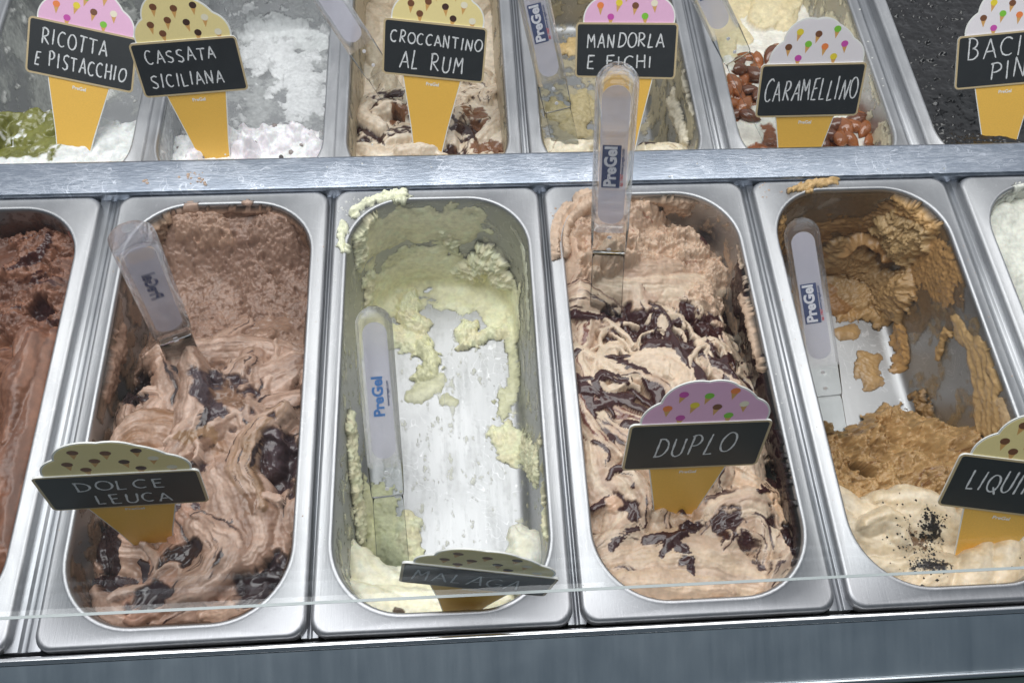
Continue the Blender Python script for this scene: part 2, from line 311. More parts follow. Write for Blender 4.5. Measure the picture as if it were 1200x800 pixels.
# ------------------------------------------------------------------ gelato: height field pans
def inside_sdf(x, y, inset=0):
    hw, hl, r = PW - FL - .003 - inset, PL - FL - .003 - inset, RI - .003
    qx = np.abs(x) - (hw - r); qy = np.abs(y) - (hl - r)
    return np.hypot(np.maximum(qx, 0), np.maximum(qy, 0)) + np.minimum(np.maximum(qx, qy), 0) - r
class Field:
    def __init__(s, cx, cy, z0, res, y0=-PL, y1=PL, seed=1, x0=-PW, x1=PW, warp=1.0):
        s.cx, s.cy, s.z0 = cx, cy, z0
        nx = int((x1 - x0) / res) + 1; ny = int((y1 - y0) / res) + 1
        s.lx, s.ly = np.meshgrid(np.linspace(x0, x1, nx), np.linspace(y0, y1, ny)); s.nx, s.ny = nx, ny
        s.X = s.lx + cx; s.Y = s.ly + cy
        s.seed = seed
        a, b = s.lx, s.ly
        s.WX = s.X + warp * (.0020 * fbm2(a * 70, b * 70, 3, seed) + .0003 * pn2(a * 300, b * 300, seed + 2))
        s.WY = s.Y + warp * (.0020 * fbm2(a * 70, b * 70, 3, seed + 31) + .0003 * pn2(a * 300, b * 300, seed + 7))
        s.Z = np.full(s.X.shape, -.03); s.C = np.zeros(s.X.shape + (3,)); s.G = np.zeros(s.X.shape); s.K = np.zeros(s.X.shape)
    def base(s, z, col, var=.12, crumb=0):
        s.Z[:] = z; s.Zs = s.Z.copy(); n = fbm2(s.lx * 60, s.ly * 60, 4, s.seed + 3)
        s.C[:] = np.asarray(col)[None, None] * (1 + var * n[..., None]); s.K[:] = crumb
    def stroke(s, pts, w, dz=.002, h=.006, cA=None, cB=None, vein=None, vth=.5, gl=0., seed=0, stri=.0004, lean=.3, sf=9., crumb=0., zabs=None, curl=.0, mixb=.5):
        P = np.array(pts, float)[:, :2]
        if len(P) > 2:                                   # Catmull-Rom
            Q = np.vstack([2 * P[0] - P[1], P, 2 * P[-1] - P[-2]]); out = []
            for i in range(1, len(Q) - 2):
                for t in np.linspace(0, 1, 7, endpoint=False):
                    a, b, c, d = Q[i - 1], Q[i], Q[i + 1], Q[i + 2]
                    out.append(.5 * (2 * b + (c - a) * t + (2 * a - 5 * b + 4 * c - d) * t * t + (3 * b - a - 3 * c + d) * t ** 3))
            out.append(Q[-2]); P = np.array(out)
        seg = P[1:] - P[:-1]; sl = np.hypot(seg[:, 0], seg[:, 1]) + 1e-9; cum = np.concatenate([[0], np.cumsum(sl)]); T = cum[-1]
        lo = P.min(0) - w * 1.3; hi = P.max(0) + w * 1.3
        j0 = np.searchsorted(s.X[0], lo[0]); j1 = np.searchsorted(s.X[0], hi[0]); i0 = np.searchsorted(s.Y[:, 0], lo[1]); i1 = np.searchsorted(s.Y[:, 0], hi[1])
        if j1 <= j0 + 1 or i1 <= i0 + 1: return
        sl_ = (slice(i0, i1), slice(j0, j1)); x = s.WX[sl_]; y = s.WY[sl_]
        best = np.full(x.shape, 1e9); tt = np.zeros(x.shape); dd = np.zeros(x.shape)
        for k_ in range(len(seg)):
            ux, uy = seg[k_] / sl[k_]; rx = x - P[k_, 0]; ry = y - P[k_, 1]
            t = np.clip(rx * ux + ry * uy, 0, sl[k_]); ex = rx - t * ux; ey = ry - t * uy; d2 = ex * ex + ey * ey
            m = d2 < best; best = np.where(m, d2, best); tt = np.where(m, cum[k_] + t, tt); dd = np.where(m, np.sign(ux * ry - uy * rx), dd)
        d = np.sqrt(best); tn = tt / T
        ww = w * (.55 + .45 * np.sin(np.pi * np.clip(tn * .9 + .08, 0, 1))) * (1 + .18 * pn2(tn * 3.1, tn * 0 + seed * .37, seed))
        r = dd * d / ww; ins = np.abs(r) < 1
        if not ins.any(): return
        zb = s.Z[sl_]; bs = s.Zs[sl_]; zc = (bs + np.percentile((zb - bs)[ins], 60) if zabs is None else zabs) + dz
        rr = np.clip(np.abs(r), 0, 1); prof = np.sqrt(np.maximum(1 - rr ** 2.2, 0)); prof = prof * (1 + lean * r)
        st = fbm2(r * sf, tn * T / w * .45 + pn2(r * 2, tn * 3, seed) * .4, 3, seed + 11)
        hz = zc + h * prof - .55 * h + stri * st * prof - .35 * h * (2 * np.abs(tn - .45)) ** 2
        if curl: hz = hz + curl * np.sin(r * 6 + 3 * pn2(tn * 2, r, seed)) * prof
        m = ins & (hz > zb)
        s.Z[sl_] = np.where(m, hz, zb)
        if cA is not None:
            f = np.clip(mixb + .9 * fbm2(r * 2.6 + seed, tn * T / w * .35, 3, seed + 5), 0, 1)[..., None]
            c = np.asarray(cA) * (1 - f) + np.asarray(cB if cB is not None else cA) * f
            gg = np.full(x.shape, gl)
            if vein is not None:
                vn = fbm2(r * 3.3 - seed, tn * T / w * .3 + .4 * pn2(r * 3, tn * 4, seed), 3, seed + 23)
                v = sst(vth, vth + .28, np.abs(vn) if False else vn)[..., None]
                c = c * (1 - v) + np.asarray(vein) * v; gg = np.maximum(gg, v[..., 0] * .75)
            s.C[sl_] = np.where(m[..., None], c, s.C[sl_]); s.G[sl_] = np.where(m, gg, s.G[sl_]); s.K[sl_] = np.where(m, crumb, s.K[sl_])
    def blob(s, c, rx, ry, ang, fn=None, edge=.35, freq=120, seed=0):
        """irregular patch mask"""
        dx = s.WX - c[0]; dy = s.WY - c[1]; ca, sa = math.cos(ang), math.sin(ang)
        u = (dx * ca + dy * sa) / rx; v = (-dx * sa + dy * ca) / ry; r = np.sqrt(u * u + v * v)
        return r + edge * fbm2((s.WX - s.cx) * freq, (s.WY - s.cy) * freq, 4, s.seed + seed, .42)
    def sauce(s, c, rx, ry, ang, col, gl=.9, seed=0, dz=-.001, edge=.5, freq=110, k=.25):
        r = s.blob(c, rx, ry, ang, edge=edge, freq=freq, seed=seed); m = 1 - sst(1 - k, 1, r)
        s.C = s.C * (1 - m[..., None]) + np.asarray(col) * m[..., None]; s.G = s.G * (1 - m) + gl * m; s.K = s.K * (1 - m)
        s.Z = s.Z + dz * m + .0012 * m * pn2(s.lx * 140, s.ly * 140, seed + 3)
    def lump(s, c, rx, ry, ang, h, col=None, crumb=None, seed=0, edge=.3, freq=90, gl=None, sharp=.5, zabs=None):
        r = s.blob(c, rx, ry, ang, edge=edge, freq=freq, seed=seed); p = np.clip(1 - r, 0, 1) ** sharp
        m = r < 1
        if zabs is None: s.Z = s.Z + h * p
        else: s.Z = np.where(m, np.maximum(s.Z, zabs + h * p), s.Z)
        if col is not None: s.C = np.where(m[..., None], np.asarray(col) * (1 + .1 * fbm2(s.lx * 80, s.ly * 80, 3, seed + 4))[..., None], s.C)
        if crumb is not None: s.K = np.where(m, crumb, s.K)
        if gl is not None: s.G = np.where(m, gl, s.G)
    def fill(s, n, box, wr, lr, angf, cA, cB, vein=None, vth=.45, h=(.003, .008), seed=0, dz=(.0005, .003), gl=0., crumb=0., stri=.0005, curl=0., mixb=.5, bend=1.0):
        R = random.Random(seed * 101 + 5)
        for i in range(n):
            x = R.uniform(box[0], box[1]) + s.cx; y = R.uniform(box[2], box[3]) + s.cy; a = angf(x - s.cx, y - s.cy) + R.uniform(-.6, .6); l = R.uniform(*lr); bd = R.uniform(-1.3, 1.3) * bend
            pts = []; px, py = x, y
            for k_ in range(5): pts.append((px, py)); px += math.cos(a) * l / 4; py += math.sin(a) * l / 4; a += bd * .5
            s.stroke(pts, R.uniform(*wr), R.uniform(*dz), R.uniform(*h), cA, cB, vein, vth, gl, seed * 50 + i, stri, R.uniform(-.5, .5), R.uniform(4, 11), crumb, None, curl, mixb)
    def ribbons(s, n, box, w, l, angf, col, gl=.9, seed=0, h=.0012, bend=2.2):
        R = random.Random(seed * 77 + 3)
        for i in range(n):
            x = R.uniform(box[0], box[1]); y = R.uniform(box[2], box[3]); q = onz(x, y, -.025 + s.z0); px, py = q[0], q[1]; a = angf(px - s.cx, py - s.cy) + R.uniform(-.7, .7); L_ = R.uniform(*l); bd = R.uniform(-1, 1) * bend; pts = []
            for k_ in range(6): pts.append((px, py)); px += math.cos(a) * L_ / 5; py += math.sin(a) * L_ / 5; a += bd * .4
            s.stroke(pts, R.uniform(*w), R.uniform(-.0005, .0008), h, col, col, None, 1, gl, seed * 60 + i, .0001, R.uniform(-.5, .5), 4)
    def finish(s, fine=1.0, crumb_amp=1.0):
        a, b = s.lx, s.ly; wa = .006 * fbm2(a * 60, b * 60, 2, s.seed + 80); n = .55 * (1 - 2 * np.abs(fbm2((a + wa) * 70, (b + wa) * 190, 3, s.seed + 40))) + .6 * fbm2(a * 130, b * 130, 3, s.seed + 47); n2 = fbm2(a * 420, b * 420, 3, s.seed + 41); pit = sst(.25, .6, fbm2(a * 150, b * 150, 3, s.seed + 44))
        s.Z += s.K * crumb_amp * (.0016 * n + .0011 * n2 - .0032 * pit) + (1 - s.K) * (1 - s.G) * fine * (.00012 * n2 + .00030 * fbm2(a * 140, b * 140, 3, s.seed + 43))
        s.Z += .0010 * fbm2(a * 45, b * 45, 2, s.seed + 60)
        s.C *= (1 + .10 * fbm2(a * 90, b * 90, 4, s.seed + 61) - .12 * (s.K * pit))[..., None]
    def build(s, name, mat, yaw=0, over=None, floor=True):
        inside = inside_sdf(s.lx, s.ly)
        # near the wall the mass drops a little
        s.Z = np.where(inside > -.004, s.Z - .25 * np.clip(inside + .004, 0, .01), s.Z)
        cap = -.006 + .9 * np.clip(-inside, 0, .05); s.Z = np.minimum(s.Z, cap + .12 * np.clip(s.Z - cap, 0, .01))
        keep = inside < .0012
        if over is not None: keep = keep | (over & (s.Z > .0004))
        s.keepmask = keep
        if floor: keep = keep & (s.Z > -DEP + .0005)
        k_ = keep[:-1, :-1] & keep[1:, :-1] & keep[:-1, 1:] & keep[1:, 1:]
        idx = np.arange(s.nx * s.ny).reshape(s.ny, s.nx)
        F = np.stack([idx[:-1, :-1][k_], idx[:-1, 1:][k_], idx[1:, 1:][k_], idx[1:, :-1][k_]], 1)
        V = np.stack([s.X, s.Y, s.Z + s.z0], -1).reshape(-1, 3)
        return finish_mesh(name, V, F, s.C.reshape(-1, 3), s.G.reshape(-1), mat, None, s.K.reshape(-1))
def finish_mesh(name, V, F, C, G, mat, A=None, K=None):
    used = np.zeros(len(V), bool); used[F.ravel()] = True; remap = np.cumsum(used) - 1
    V = V[used]; C = C[used]; G = G[used]; F = remap[F]
    me = mesh_np(name, V, F, mat); at = me.color_attributes.new('Col', 'FLOAT_COLOR', 'POINT')
    at.data.foreach_set('color', np.concatenate([np.clip(C, .003, .92), np.clip(G, 0, 1)[:, None]], 1).astype(np.float32).ravel())
    if K is not None:
        a3 = me.attributes.new('Crumb', 'FLOAT', 'POINT'); a3.data.foreach_set('value', K[used].astype(np.float32).ravel())
    if A is not None:
        a2 = me.attributes.new('Cover', 'FLOAT', 'POINT'); a2.data.foreach_set('value', A[used].astype(np.float32).ravel())
    return me

# ---- gelato clinging to the walls and floor of a pan
class Shell:
    def __init__(s, cx, cy, z0, res=.0011, seed=1, rim=.009):
        path = []   # (inset from opening, z)
        for k_ in np.arange(0, rim, res): path.append((-rim + k_, .0003))
        path += [(-.001, .0009), (.0006, .0011), (.0016, .0004), (.0023, -.0018), (.0026, -.005)]
        zs = np.arange(-.006, -DEP + .014, -res)
        for z in zs: path.append((np.interp(-z, [.005, .03, .08, DEP - .014], [.0026, .0034, .0052, .0062]), z))
        path += [(.0067, -DEP + .0105), (.0075, -DEP + .007), (.009, -DEP + .0045), (.0105, -DEP + .0025), (.0127, -DEP + .0012), (.015, -DEP + .0006), (.0175, -DEP + .0002), (.02, -DEP)]
        k_ = .0212
        while k_ < PW - FL - .0003: path.append((k_, -DEP)); k_ += res * 1.1
        path.append((PW - FL - .00012, -DEP))
        nc = 72; ne = 240; nw = 24
        V = []
        for i, z in path:
            r = max(RI - i * .9, .0006) if i > -.02 else RI
            hw, hl = PW - FL - i, PL - FL - i; r = min(r, hw * .9)
            p = rrect(hw, hl, r, nc, ne, nw); V.append(np.column_stack([p, np.full(len(p), z)]))
        s.P = np.array(V); s.P[..., 0] += cx; s.P[..., 1] += cy; s.P[..., 2] += z0; s.cx, s.cy, s.z0 = cx, cy, z0
        du = np.roll(s.P, -1, 1) - np.roll(s.P, 1, 1); dv = np.gradient(s.P, axis=0)
        n = np.cross(dv, du); n /= np.linalg.norm(n, axis=2)[..., None] + 1e-12
        c = np.array([cx, cy, z0 + .05]); flip = np.sum(n * (c - s.P), 2) < 0; n[flip] *= -1; s.N = n
        s.T = np.full(s.P.shape[:2], -.0012); s.C = np.zeros(s.P.shape); s.G = np.zeros(s.T.shape); s.K = np.zeros(s.T.shape); s.A = np.full(s.T.shape, .45); s.AM = np.ones(s.T.shape); s.seed = seed
        s.px, s.py = project(s.P); tocam = CAMP - s.P; s.face = np.sum(tocam * s.N, 2) > 0
        s.Q = s.P + .004 * np.stack([pn3(s.P, 90, seed), pn3(s.P, 90, seed + 3), pn3(s.P, 90, seed + 6)], -1)
    def at(s, x, y):
        d = (s.px - x) ** 2 + (s.py - y) ** 2 + (~s.face) * 1e7; i = np.argmin(d); return s.P.reshape(-1, 3)[i]
    def pnt(s, p): return s.at(*p) if len(p) == 2 else np.array(p)
    def smear(s, pts, r, t, col, edge=.6, freq=90, seed=0, gl=0., crumb=0., sharp=.6, stri=0, aniso=(1, 1, 1), rim=False):
        """capsule chain through photo points laid on the pan wall: thickness t, radius r"""
        P = [s.pnt(p) for p in pts]
        if len(P) == 1: P = [P[0], P[0] + 1e-5]
        best = np.full(s.T.shape, 1e9)
        for a, b in zip(P[:-1], P[1:]):
            ab = b - a; tt = np.clip(((s.Q - a) @ ab) / (ab @ ab), 0, 1); d = np.linalg.norm(s.Q - a - tt[..., None] * ab, axis=2); best = np.minimum(best, d)
        m = best / r + edge * fbm3(s.P, freq, 4, s.seed + seed) * np.clip(1.4 * best / r, .12, 1); h = np.clip(1 - m, -1, 1)
        th = np.where(h > 0, t * np.clip(h, 0, 1) ** sharp, -.0012)
        if stri: th = th + stri * fbm3(s.P * np.array(aniso), 300, 2, seed + 8) * (h > 0)
        n = fbm3(s.P, 100, 3, seed + 9)
        if not rim: th = np.where(s.P[..., 2] - s.z0 > -.0022 - .002 * n, -.0012, th)
        m2 = th > s.T
        s.T = np.where(m2, th, s.T); s.C = np.where(m2[..., None], np.asarray(col) * (1 + .12 * n[..., None]), s.C); s.G = np.where(m2, gl, s.G); s.K = np.where(m2, crumb, s.K); s.A = np.where(m2, .7, s.A); s.AM = np.where(m2, 1, s.AM)
    def film(s, dens, t, col, freq=60, seed=0, zlo=-1, zhi=1, gl=.3, box=None, sharp=1., aniso=(1, 1, 1), soft=.3, amax=.75):
        n = fbm3(s.P * np.array(aniso), freq, 5, s.seed + seed, .6) + dens
        z = s.P[..., 2] - s.z0
        m = (n > 0) & (z > zlo) & (z < min(zhi, -.002))
        if box is not None: m &= (s.px > box[0]) & (s.px < box[2]) & (s.py > box[1]) & (s.py < box[3])
        th = np.where(m, t * np.clip(n / soft, 0, 1) ** sharp, -.0012); m2 = th > s.T
        s.T = np.where(m2, th, s.T); s.C = np.where(m2[..., None], np.asarray(col) * (1 + .1 * fbm3(s.P, 150, 3, seed + 2))[..., None], s.C); s.G = np.where(m2, gl, s.G); s.K = np.where(m2, 0, s.K); s.A = np.where(m2, amax * sst(0, 2.2 * soft, n), s.A); s.AM = np.where(m2, amax, s.AM)
    def build(s, name, mat, fine=1.):
        on = s.T > 0
        n = 1 - 2 * np.abs(fbm3(s.P, 180, 3, s.seed + 40)); n2 = fbm3(s.P, 420, 3, s.seed + 41)
        T = s.T + on * (s.K * (.0013 * n + .0016 * n2 + .0010 * fbm3(s.P, 700, 2, s.seed + 42) + .0015 * fbm3(s.P, 150, 2, s.seed + 46)) + np.clip(s.T / .003, 0, 1) * (1 - s.K) * fine * .0004 * n2)
        T = np.where(on, np.maximum(T, .00005), -.0004)
        V = s.P + s.N * T[..., None]; mrow, ncol = T.shape
        idx = np.arange(mrow * ncol).reshape(mrow, ncol); nxt = np.roll(idx, -1, 1); on2 = on | np.roll(on, -1, 1)
        k_ = (on2[:-1] | on2[1:])
        F = np.stack([idx[:-1][k_], nxt[:-1][k_], nxt[1:][k_], idx[1:][k_]], 1)
        if len(F) == 0: return None
        return finish_mesh(name, V.reshape(-1, 3), F, s.C.reshape(-1, 3), s.G.reshape(-1), M_SMW if mat is M_GELW else M_SM, s.AM.reshape(-1) * (s.A + (1 - s.A) * sst(-.0002, .0022, s.T + .0007 * fbm3(s.P, 260, 3, s.seed + 70))).reshape(-1), s.K.reshape(-1))
def gelato(label, me, shell_me=None, shell_mat=None):
    o = add('gelato', me); tag(o, label, 'gelato')
    if shell_me is not None: add('smear', shell_me, o)
    return o
DARK = S(52, 34, 32); DK2 = S(66, 44, 38)
RES = .00075
def P2(pts, z=-.03): return [onz(x, y, z)[:2] for x, y in pts]

# ---- pan A: dark chocolate, only its right part is in the frame
CH1, CH2 = S(142, 98, 76), S(108, 72, 56)
f = Field(XF[0], PL, 0, .0009, x0=-.01, seed=11); f.base(-.032 + .004 * fbm2(f.lx * 25, f.ly * 25, 2, 2), CH2)
f.fill(46, (-.01, .09, -.18, .03), (.009, .020), (.05, .13), lambda x, y: 1.45, CH1, CH2, h=(.010, .020), seed=2, stri=.0004, bend=.9, vein=S(84, 50, 44), vth=.6)
for pts, wd in [([(60, 410), (55, 470), (30, 560), (10, 640)], .03), ([(85, 470), (60, 560), (45, 640), (20, 700)], .016), ([(30, 420), (40, 400), (20, 470), (10, 520)], .012)]:
    f.stroke(P2(pts, -.008), wd, .003, .012, CH1, CH2, seed=5, stri=.0003, lean=.3)
f.fill(14, (-.01, .08, .05, .17), (.012, .024), (.03, .06), lambda x, y: 0.4, CH2, CH1, h=(.006, .014), seed=4, crumb=1., vein=S(70, 40, 36), vth=.3)
for c, r, h in [((60, 285), .03, .010), ((30, 330), .024, .012), ((75, 360), .02, .012), ((20, 260), .026, .006)]:
    q = onz(*c); f.lump(q, r, r * .8, .3, h * .8, None, 1., seed=int(c[0]))
f.sauce(onz(40, 262, -.02), .05, .006, .1, S(66, 38, 34), .3, 3, -.012); f.sauce(onz(62, 378), .012, .010, .1, S(60, 34, 32), .3, 4, -.012)  # dark cavities, no sauce: hollows sunk in, their shade painted into the colour
f.sauce(onz(98, 385), .006, .03, .0, S(60, 34, 32), .4, 5, -.012)  # another cavity beside the wall, shade painted dark
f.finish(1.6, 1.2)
sh = Shell(XF[0], PL, 0, .0018, 12); sh.film(.25, .0012, CH2, 50, 1, zlo=-.045, zhi=-.002); sh.smear([(100, 262), (112, 320)], .012, .003, S(170, 110, 96), crumb=.6)
gelato('dark milk chocolate gelato in folds, cut off by the left edge', f.build('gelato', M_GEL), sh.build('smear', M_GEL))

# ---- pan B: milk chocolate with sauce and caramel
B1, B2, BF = S(192, 162, 144), S(150, 118, 100), S(152, 122, 105)
SA, CAR = S(60, 46, 47), S(150, 118, 90)
f = Field(XF[1], PL, 0, RES, seed=21)
yy = f.ly
zb = -.030 - .022 * np.exp(-((yy - .095) / .05) ** 2) + .024 * sst(.12, .165, yy) + .006 * sst(-.05, -.16, yy) - .012 * sst(-.045, -.075, f.lx)
f.base(zb + .003 * fbm2(f.lx * 30, f.ly * 30, 3, 5), BF, .12, .55)
f.fill(16, (-.06, .07, .03, .16), (.010, .022), (.03, .07), lambda x, y: -.5, BF, S(142, 112, 96), h=(.002, .005), seed=7, crumb=.8, stri=.0006)
f.fill(50, (-.08, .08, -.18, .02), (.010, .022), (.035, .09), lambda x, y: 1.2 + 14 * x, B1, B2, SA, .38, (.008, .016), 8, stri=.0004, curl=.0005)
f.sauce(onz(155, 470, -.035), .034, .026, .2, SA, .9, 1, -.006, .7, 70); f.sauce(onz(265, 478), .022, .030, .9, S(78, 62, 66), .8, 2, -.003, .6, 80)
f.sauce(onz(330, 560), .024, .026, -.6, S(76, 58, 60), .9, 3, -.006, .6, 70); f.sauce(onz(305, 690, -.02), .034, .022, .4, S(64, 52, 56), .9, 4, -.006, .4, 60)
f.sauce(onz(135, 660, -.03), .026, .040, .3, S(60, 42, 44), .9, 5, -.008, .5, 70); f.sauce(onz(230, 590, -.02), .028, .018, .8, S(84, 66, 68), .8, 6, -.003, .7, 70)
for pts, wd, a, b, v in [([(170, 410), (230, 405), (300, 400), (350, 410)], .014, B1, BF, None), ([(190, 420), (205, 460), (195, 520), (215, 560)], .021, S(198, 168, 150), B2, SA),
                      ([(230, 430), (238, 470), (230, 520), (215, 545)], .012, S(198, 168, 150), B2, None), ([(290, 455), (320, 440), (355, 425), (362, 440)], .017, S(198, 168, 150), B2, None),
                      ([(135, 545), (165, 515), (215, 518), (260, 535)], .019, B1, S(150, 112, 84), None), ([(140, 460), (135, 520), (160, 560)], .012, B1, BF, SA),
                      ([(265, 560), (285, 600), (300, 640), (295, 655)], .025, B1, B2, None), ([(335, 490), (300, 520), (290, 560), (310, 600)], .012, B1, CAR, SA),
                      ([(115, 610), (130, 640), (165, 650), (190, 690)], .018, S(204, 172, 152), B2, None), ([(215, 600), (240, 640), (215, 670), (170, 715)], .024, S(196, 152, 130), B2, SA),
                      ([(240, 620), (270, 650), (250, 680), (215, 700)], .018, B1, B2, SA), ([(270, 700), (300, 690), (285, 710), (250, 722)], .015, S(200, 168, 150), B2, None),
                      ([(105, 700), (130, 725), (165, 738)], .013, B1, BF, None), ([(250, 730), (290, 722), (310, 700)], .014, S(206, 172, 148), BF, None), ([(100, 590), (90, 620), (110, 660)], .012, B1, B2, SA)]:
    f.stroke(P2(pts, -.022), wd, .002, .009, a, b, v, .35, seed=int(pts[0][0]), stri=.0008, lean=.4, sf=8, curl=.0004)
f.ribbons(6, (110, 350, 440, 720), (.0024, .0058), (.015, .045), lambda x, y: 1.2 + 14 * x, SA, seed=1); f.ribbons(14, (110, 350, 440, 720), (.0015, .004), (.02, .05), lambda x, y: 1.2 + 14 * x, B1, 0, seed=2)
f.sauce(onz(215, 650, -.012), .016, .010, .5, SA, .9, 45, -.003, .6, 90); f.sauce(onz(180, 700, -.012), .016, .010, .1, SA, .9, 46, -.003, .6, 90); f.sauce(onz(335, 530, -.02), .012, .02, .1, S(80, 64, 68), .9, 47, -.003, .6, 90); f.sauce(onz(262, 470, -.02), .016, .022, .7, S(84, 70, 74), .9, 41, -.002, .5, 80); f.sauce(onz(150, 455, -.03), .020, .016, .2, SA, .92, 42, -.004, .6, 80); f.sauce(onz(315, 690, -.015), .022, .014, .4, SA, .92, 43, -.004, .5, 70); f.sauce(onz(120, 640, -.02), .012, .026, .2, SA, .92, 44, -.005, .5, 70)
f.sauce(onz(275, 475, -.02), .010, .017, .7, S(140, 108, 88), .9, 9, .0, .4); f.sauce(onz(240, 525, -.02), .016, .007, .1, CAR, .85, 10, 0, .5)
f.sauce(onz(318, 380, -.04), .020, .012, .3, S(148, 118, 100), .75, 11, .001, .4); f.sauce(onz(300, 600, -.02), .006, .012, .3, S(140, 108, 88), .8, 12, 0, .4)
f.lump(onz(330, 290, -.035), .022, .02, .3, .008, BF, 1., 3); f.lump(onz(240, 280, -.035), .03, .016, -.3, .008, S(168, 136, 116), 1., 4)
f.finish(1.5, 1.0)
sh = Shell(XF[1], PL, 0, .0014, 22)
sh.smear([(200, 262), (240, 245), (300, 243), (345, 262), (360, 300)], .022, .0035, S(150, 118, 98), .5, 70, 1, .3, .5)
sh.smear([(190, 290), (185, 260)], .014, .006, S(176, 146, 122), .6, 110, 2, 0, 1.); sh.film(.12, .0016, S(136, 110, 92), 60, 3, zlo=-.06, zhi=-.001, gl=.5)
sh.smear([(290, 240)], .004, .003, B1, .5, 140, 4, 0, 1., rim=True); sh.smear([(205, 252), (225, 240)], .004, .002, B1, .8, 140, 6, rim=True)
sh.smear([(140, 400), (125, 450)], .012, .005, BF, .7, 100, 5, .3, .6)
gelato('milk chocolate gelato with dark sauce and caramel under the DOLCE LEUCA sign', f.build('gelato', M_GEL), sh.build('smear', M_GEL))

# ---- pan C: scraped almost empty, pale yellow remains
Y1, Y2, YW = S(250, 242, 206), S(214, 212, 160), S(244, 240, 218)
sh = Shell(XF[2], PL, 0, .00085, 31)
sh.film(-.22, .0007, S(230, 226, 206), 45, 1, zlo=-.09, zhi=-.004, gl=.5, box=(390, 220, 660, 480))
sh.film(-.34, .0010, Y1, 90, 2, gl=.3, box=(390, 220, 440, 720)); sh.film(-.42, .0010, Y1, 90, 12, gl=.3, box=(595, 300, 660, 720))
sh.film(.0, .0003, S(190, 192, 186), 60, 3, zlo=-1, zhi=-.115, gl=.7, aniso=(2.2, .4, 1), soft=.6, amax=.38); sh.film(-.40, .0008, S(232, 232, 214), 130, 33, zlo=-1, zhi=-.115, gl=.5, aniso=(1.3, .7, 1))
sh.smear([(430, 290), (480, 262), (540, 262)], .024, 0.0026, S(246, 240, 204), .55, 60, 3, .45)
sh.smear([(450, 340), (500, 310), (560, 335), (605, 360)], .030, .0045, S(246, 242, 206), .45, 60, 4, .15)
sh.smear([(430, 330), (445, 390), (480, 400)], .014, .0055, Y1, .55, 100, 5, 0, .8)
sh.smear([(425, 240), (418, 270), (420, 300)], .011, .007, Y1, .55, 110, 6, 0, 1.)
sh.smear([(408, 240), (430, 230), (470, 229)], .006, .004, S(244, 244, 214), .9, 170, 7, 0, 1., rim=True)
sh.smear([(400, 290), (401, 262)], .005, .003, S(244, 244, 214), .9, 170, 27, 0, 1., rim=True)
sh.smear([(555, 315), (575, 300), (590, 322)], .0155, .014, Y1, .5, 110, 8, 0, 1., .5)
sh.smear([(520, 270), (535, 292)], .006, .004, Y1, .5, 150, 9, 0, .9)
sh.smear([(478, 350), (480, 375), (492, 382)], .012, .011, Y1, .5, 120, 10, 0, 1.)
sh.smear([(495, 405), (506, 425), (497, 440)], .0095, .009, S(236, 234, 196), .55, 120, 11, 0, 1.)
sh.smear([(540, 395), (560, 398), (590, 390), (600, 375)], .008, .008, Y1, .6, 130, 12, 0, 1.)
sh.smear([(545, 398), (552, 385)], .010, .009, Y1, .5, 130, 32, 0, 1.)
sh.smear([(598, 400), (604, 440), (590, 480)], .008, .003, S(228, 226, 190), .7, 110, 13, .2, .5)
sh.smear([(485, 462), (510, 450)], .010, .002, S(226, 224, 190), .5, 100, 14, .4)
sh.smear([(530, 468), (524, 470)], .006, .002, S(226, 224, 190), .5, 100, 15, .4)
sh.smear([(590, 510), (610, 530), (630, 545)], .015, .004, Y1, .65, 110, 16, 0, .8)
sh.smear([(408, 500), (412, 560), (420, 620)], .012, .006, Y1, .6, 110, 17, 0, .9)
sh.smear([(440, 590), (450, 640), (470, 660)], .020, .008, S(242, 240, 200), .5, 90, 18, 0, .7)
sh.smear([(475, 615), (480, 645)], .012, .008, Y1, .5, 110, 19, 0, .8)
sh.smear([(636, 500), (640, 560), (642, 620)], .007, .003, Y1, .8, 120, 20, 0, .8)
sh.smear([(590, 380), (600, 330)], .010, .003, S(236, 233, 200), .6, 80, 21, .3, .3)
sh.smear([(612, 290), (618, 330), (620, 380)], .006, .0015, S(222, 222, 200), .8, 80, 22, .4, .2)
m2 = sh.build('smear', M_GELW, .8)
f = Field(XF[2], PL, 0, RES, y0=-PL, y1=-.06, seed=33, warp=.7)
f.base(-.16, YW)
f.lump(onz(440, 690, -.06), .045, .028, -.3, .030, YW, 0, 1, .25, 60, .25, .45, zabs=-.092); f.lump(onz(500, 715, -.05), .05, .02, 0, .026, YW, 0, 2, .25, 60, .25, .45, zabs=-.085)
for pts, wd, z in [([(400, 640), (420, 680), (470, 700), (540, 700)], .018, -.070), ([(420, 650), (450, 685), (500, 700)], .016, -.072), ([(440, 700), (500, 715), (590, 705)], .018, -.062), ([(405, 690), (450, 715), (520, 722)], .014, -.058)]:
    f.stroke(P2(pts, -.06), wd, 0, .012, YW, S(240, 234, 200), None, zabs=z, seed=int(pts[0][1]), stri=.0002, lean=.4, sf=3)
for pts, wd, z in [([(560, 680), (600, 670), (628, 650)], .018, -.080), ([(610, 680), (618, 650), (608, 632)], .0175, -.052), ([(590, 690), (606, 665), (608, 640)], .015, -.058)]:
    f.stroke(P2(pts, -.07), wd, 0, .016, YW, S(246, 244, 230), None, zabs=z, seed=int(pts[0][1]), stri=.0001, lean=.2, sf=3)
f.sauce(onz(468, 716, -.055), .006, .003, .2, S(90, 74, 58), .3, 3, .001, .4, 150)
f.Z = np.where(f.Z < -.15, -.2, f.Z); f.finish(1.0, 1.)
gelato('last pale yellow and cream remains in the scraped pan under the MALAGA sign', f.build('gelato', M_GELW), m2)

